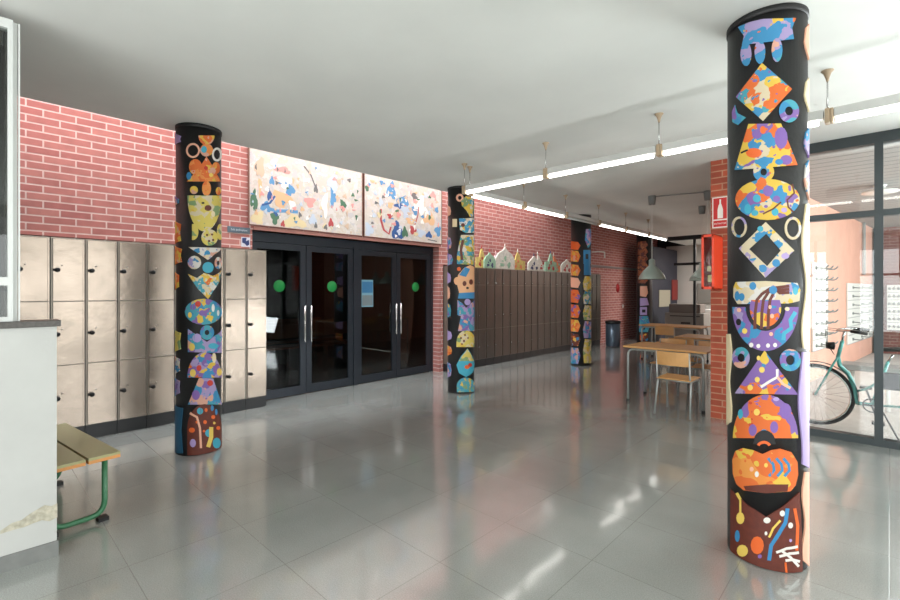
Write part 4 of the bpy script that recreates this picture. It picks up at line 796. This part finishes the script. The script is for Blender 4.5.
def bicycle():
    Y = 4.4*H
    pp = lambda px, py, dy=0: (lambda p: Vector((p.x, Y+dy, p.z)))(P(px, py, y=Y))
    r = empty('bicycle', (0, Y, 0), 0, 'teal step-through bicycle parked outside the porch window', 'bicycle')
    def bd(s, n, m, par=None):
        o = s.build(n, m, par or r)
        if par is None: 
            for v in o.data.vertices: v.co.y -= Y
        else:
            for v in o.data.vertices: v.co.y -= Y
        return o
    R_ = .335; fw = pp(815.5, 394); fw.z = R_+.005; rw = Vector((fw.x+1.09, Y, R_+.005))
    for c_, nm in ((fw, 'front_wheel'), (rw, 'rear_wheel')):
        s = MB(); s.tube([(c_.x+R_*.965*math.cos(a*PI/24), Y, c_.z+R_*.965*math.sin(a*PI/24)) for a in range(48)], .019, 10, True); wh = bd(s, nm, M['tyre'])
        s = MB(); s.tube([(c_.x+R_*.90*math.cos(a*PI/24), Y, c_.z+R_*.90*math.sin(a*PI/24)) for a in range(48)], .011, 8, True); bd(s, 'rim', M['steel'], wh)
        s = MB()
        for k in range(28):
            a = 2*PI*k/28; s.tube([(c_.x+.02*math.cos(a+1.2*(-1)**k), Y+.02*(-1)**k, c_.z+.02*math.sin(a+1.2*(-1)**k)), (c_.x+R_*.9*math.cos(a), Y, c_.z+R_*.9*math.sin(a))], .0014, 4)
        s.lathe([(0, -.045), (.02, -.045), (.02, .045), (0, .045)], (c_.x, Y, c_.z), 12, 'y'); bd(s, 'spokes', M['steel'], wh)
        s = MB(); a0, a1 = (20, 175) if nm == 'front_wheel' else (10, 170); a0, a1 = (-12, 110) if nm == 'front_wheel' else a0 and (20, 175)
        n = 16
        for k in range(n):
            t0, t1 = math.radians(a0+(a1-a0)*k/n), math.radians(a0+(a1-a0)*(k+1)/n); ro = R_+.03
            s.prism([(c_.x+ro*math.cos(t0), Y-.028, c_.z+ro*math.sin(t0)), (c_.x+ro*math.cos(t1), Y-.028, c_.z+ro*math.sin(t1)), (c_.x+ro*math.cos(t1), Y+.028, c_.z+ro*math.sin(t1)), (c_.x+ro*math.cos(t0), Y+.028, c_.z+ro*math.sin(t0))], (.003*math.cos(t0), 0, .003*math.sin(t0)))
        bd(s, 'mudguard', M['tyre'])
    hd, ht = pp(838, 357), pp(842.5, 341)
    bb = pp(872, 405)
    s = MB(); s.tube([ht, hd], .019, 12); s.tube([hd, pp(840,366), pp(848,373), pp(853.5,385), pp(855.5,396), pp(857,403), bb], .021, 12)
    s.tube([pp(857, 391), pp(864, 389.5), pp(872, 386), pp(884, 378)], .012, 8)
    st = pp(893, 352); sb = bb; s.tube([sb, pp(882, 378), pp(888, 362)], .016, 10)
    for dy in (-.05, .05): s.tube([bb, Vector((rw.x, Y+dy, rw.z))], .010, 8); s.tube([pp(885, 372), Vector((rw.x, Y+dy, rw.z))], .009, 8)
    bd(s, 'frame', M['teal'])
    s = MB()
    for dy in (-.045, .045): s.tube([hd+Vector((.0, dy*.6, 0)), hd+Vector((-.03, dy, -.06)), Vector((fw.x, Y+dy, fw.z))], .011, 8)
    s.tube([hd+Vector((0, -.03, 0)), hd+Vector((0, .03, 0))], .016, 8); bd(s, 'fork', M['teal'])
    s = MB(); tp = pp(843, 336); s.tube([ht, tp, pp(845, 331)], .013, 8); hb = pp(845, 331)
    s.tube([hb+Vector((.18, -.27, .0)), hb+Vector((.05, -.24, .02)), hb+Vector((-.06, -.1, .01)), hb, hb+Vector((-.06, .1, .01)), hb+Vector((.05, .24, .02)), hb+Vector((.18, .27, .0))], .011, 8); hbo = bd(s, 'handlebar', M['steel'])
    for dy in (-.27, .27): s = MB(); s.tube([hb+Vector((.06, dy*.93, .016)), hb+Vector((.19, dy, -.002))], .017, 10); bd(s, 'grip', M['black'], hbo)
    s = MB(); s.lathe([(0, -.05), (.035, -.05), (.045, .02), (0, .03)], hd+Vector((-.05, 0, .12)), 14, 'x'); bd(s, 'headlight', M['black'])
    s = MB()
    for k in (-1, 1): s.tube([hb+Vector((.02, k*.2, 0)), hb+Vector((-.16, k*.12, .02)), hb+Vector((-.15, k*.05, -.15)), hd+Vector((-.03, 0, .02))], .003, 5)
    bd(s, 'brake_cable', M['black'])
    s = MB(); s.tube([pp(888, 362), st+Vector((0, 0, -.03))], .012, 8); bd(s, 'seat_post', M['steel'])
    s = MB(); s.prism([st+Vector(v) for v in ((-.14, -.02, 0), (.0, -.045, .0), (.1, -.085, .02), (.14, -.06, .03), (.14, .06, .03), (.1, .085, .02), (.0, .045, 0), (-.14, .02, 0))], (0, 0, .035)); bmesh.ops.bevel(s.bm, geom=s.bm.edges[:], offset=.01, segments=2, affect='EDGES'); bd(s, 'saddle', M['black'])
    s = MB(); s.tube([bb+Vector((.07*math.cos(k*PI/12), -.033, .07*math.sin(k*PI/12))) for k in range(24)], .007, 6, True); s.box(bb+Vector((-.07, -.035, -.008)), bb+Vector((.07, -.03, .008))); s.tube([bb+Vector((0, -.05, 0)), bb+Vector((.05, -.06, -.16))], .01, 8); s.tube([bb+Vector((0, .05, 0)), bb+Vector((-.05, .06, .16))], .01, 8)
    s.box(bb+Vector((.0, -.15, -.175)), bb+Vector((.1, -.06, -.15))); s.box(bb+Vector((-.1, .06, .15)), bb+Vector((0, .15, .175))); bd(s, 'crankset', mat('dark_steel', (70, 76, 76), .3, .8))
    s = MB(); cx = rw+Vector((.0, 0, R_+.09)); s.box(cx+Vector((-.2, -.06, 0)), cx+Vector((.25, .06, .012))); s.tube([cx+Vector((.1, -.05, 0)), rw+Vector((0, -.06, 0))], .006, 6); s.tube([cx+Vector((.1, .05, 0)), rw+Vector((0, .06, 0))], .006, 6); bd(s, 'luggage_rack', M['black'])
    s = MB(); q0 = pp(888, 385); s.box(q0+Vector((-.05, -.16, -.03)), q0+Vector((.2, -.06, .14)), .025); bd(s, 'pannier_bag', mat('pannier_black', (34, 34, 44), .6))
    s = MB(); s.tube([bb+Vector((.06, -.04, .0)), Vector((bb.x+.2, Y-.18, .01))], .008, 6); bd(s, 'kickstand', M['black'])
bicycle()
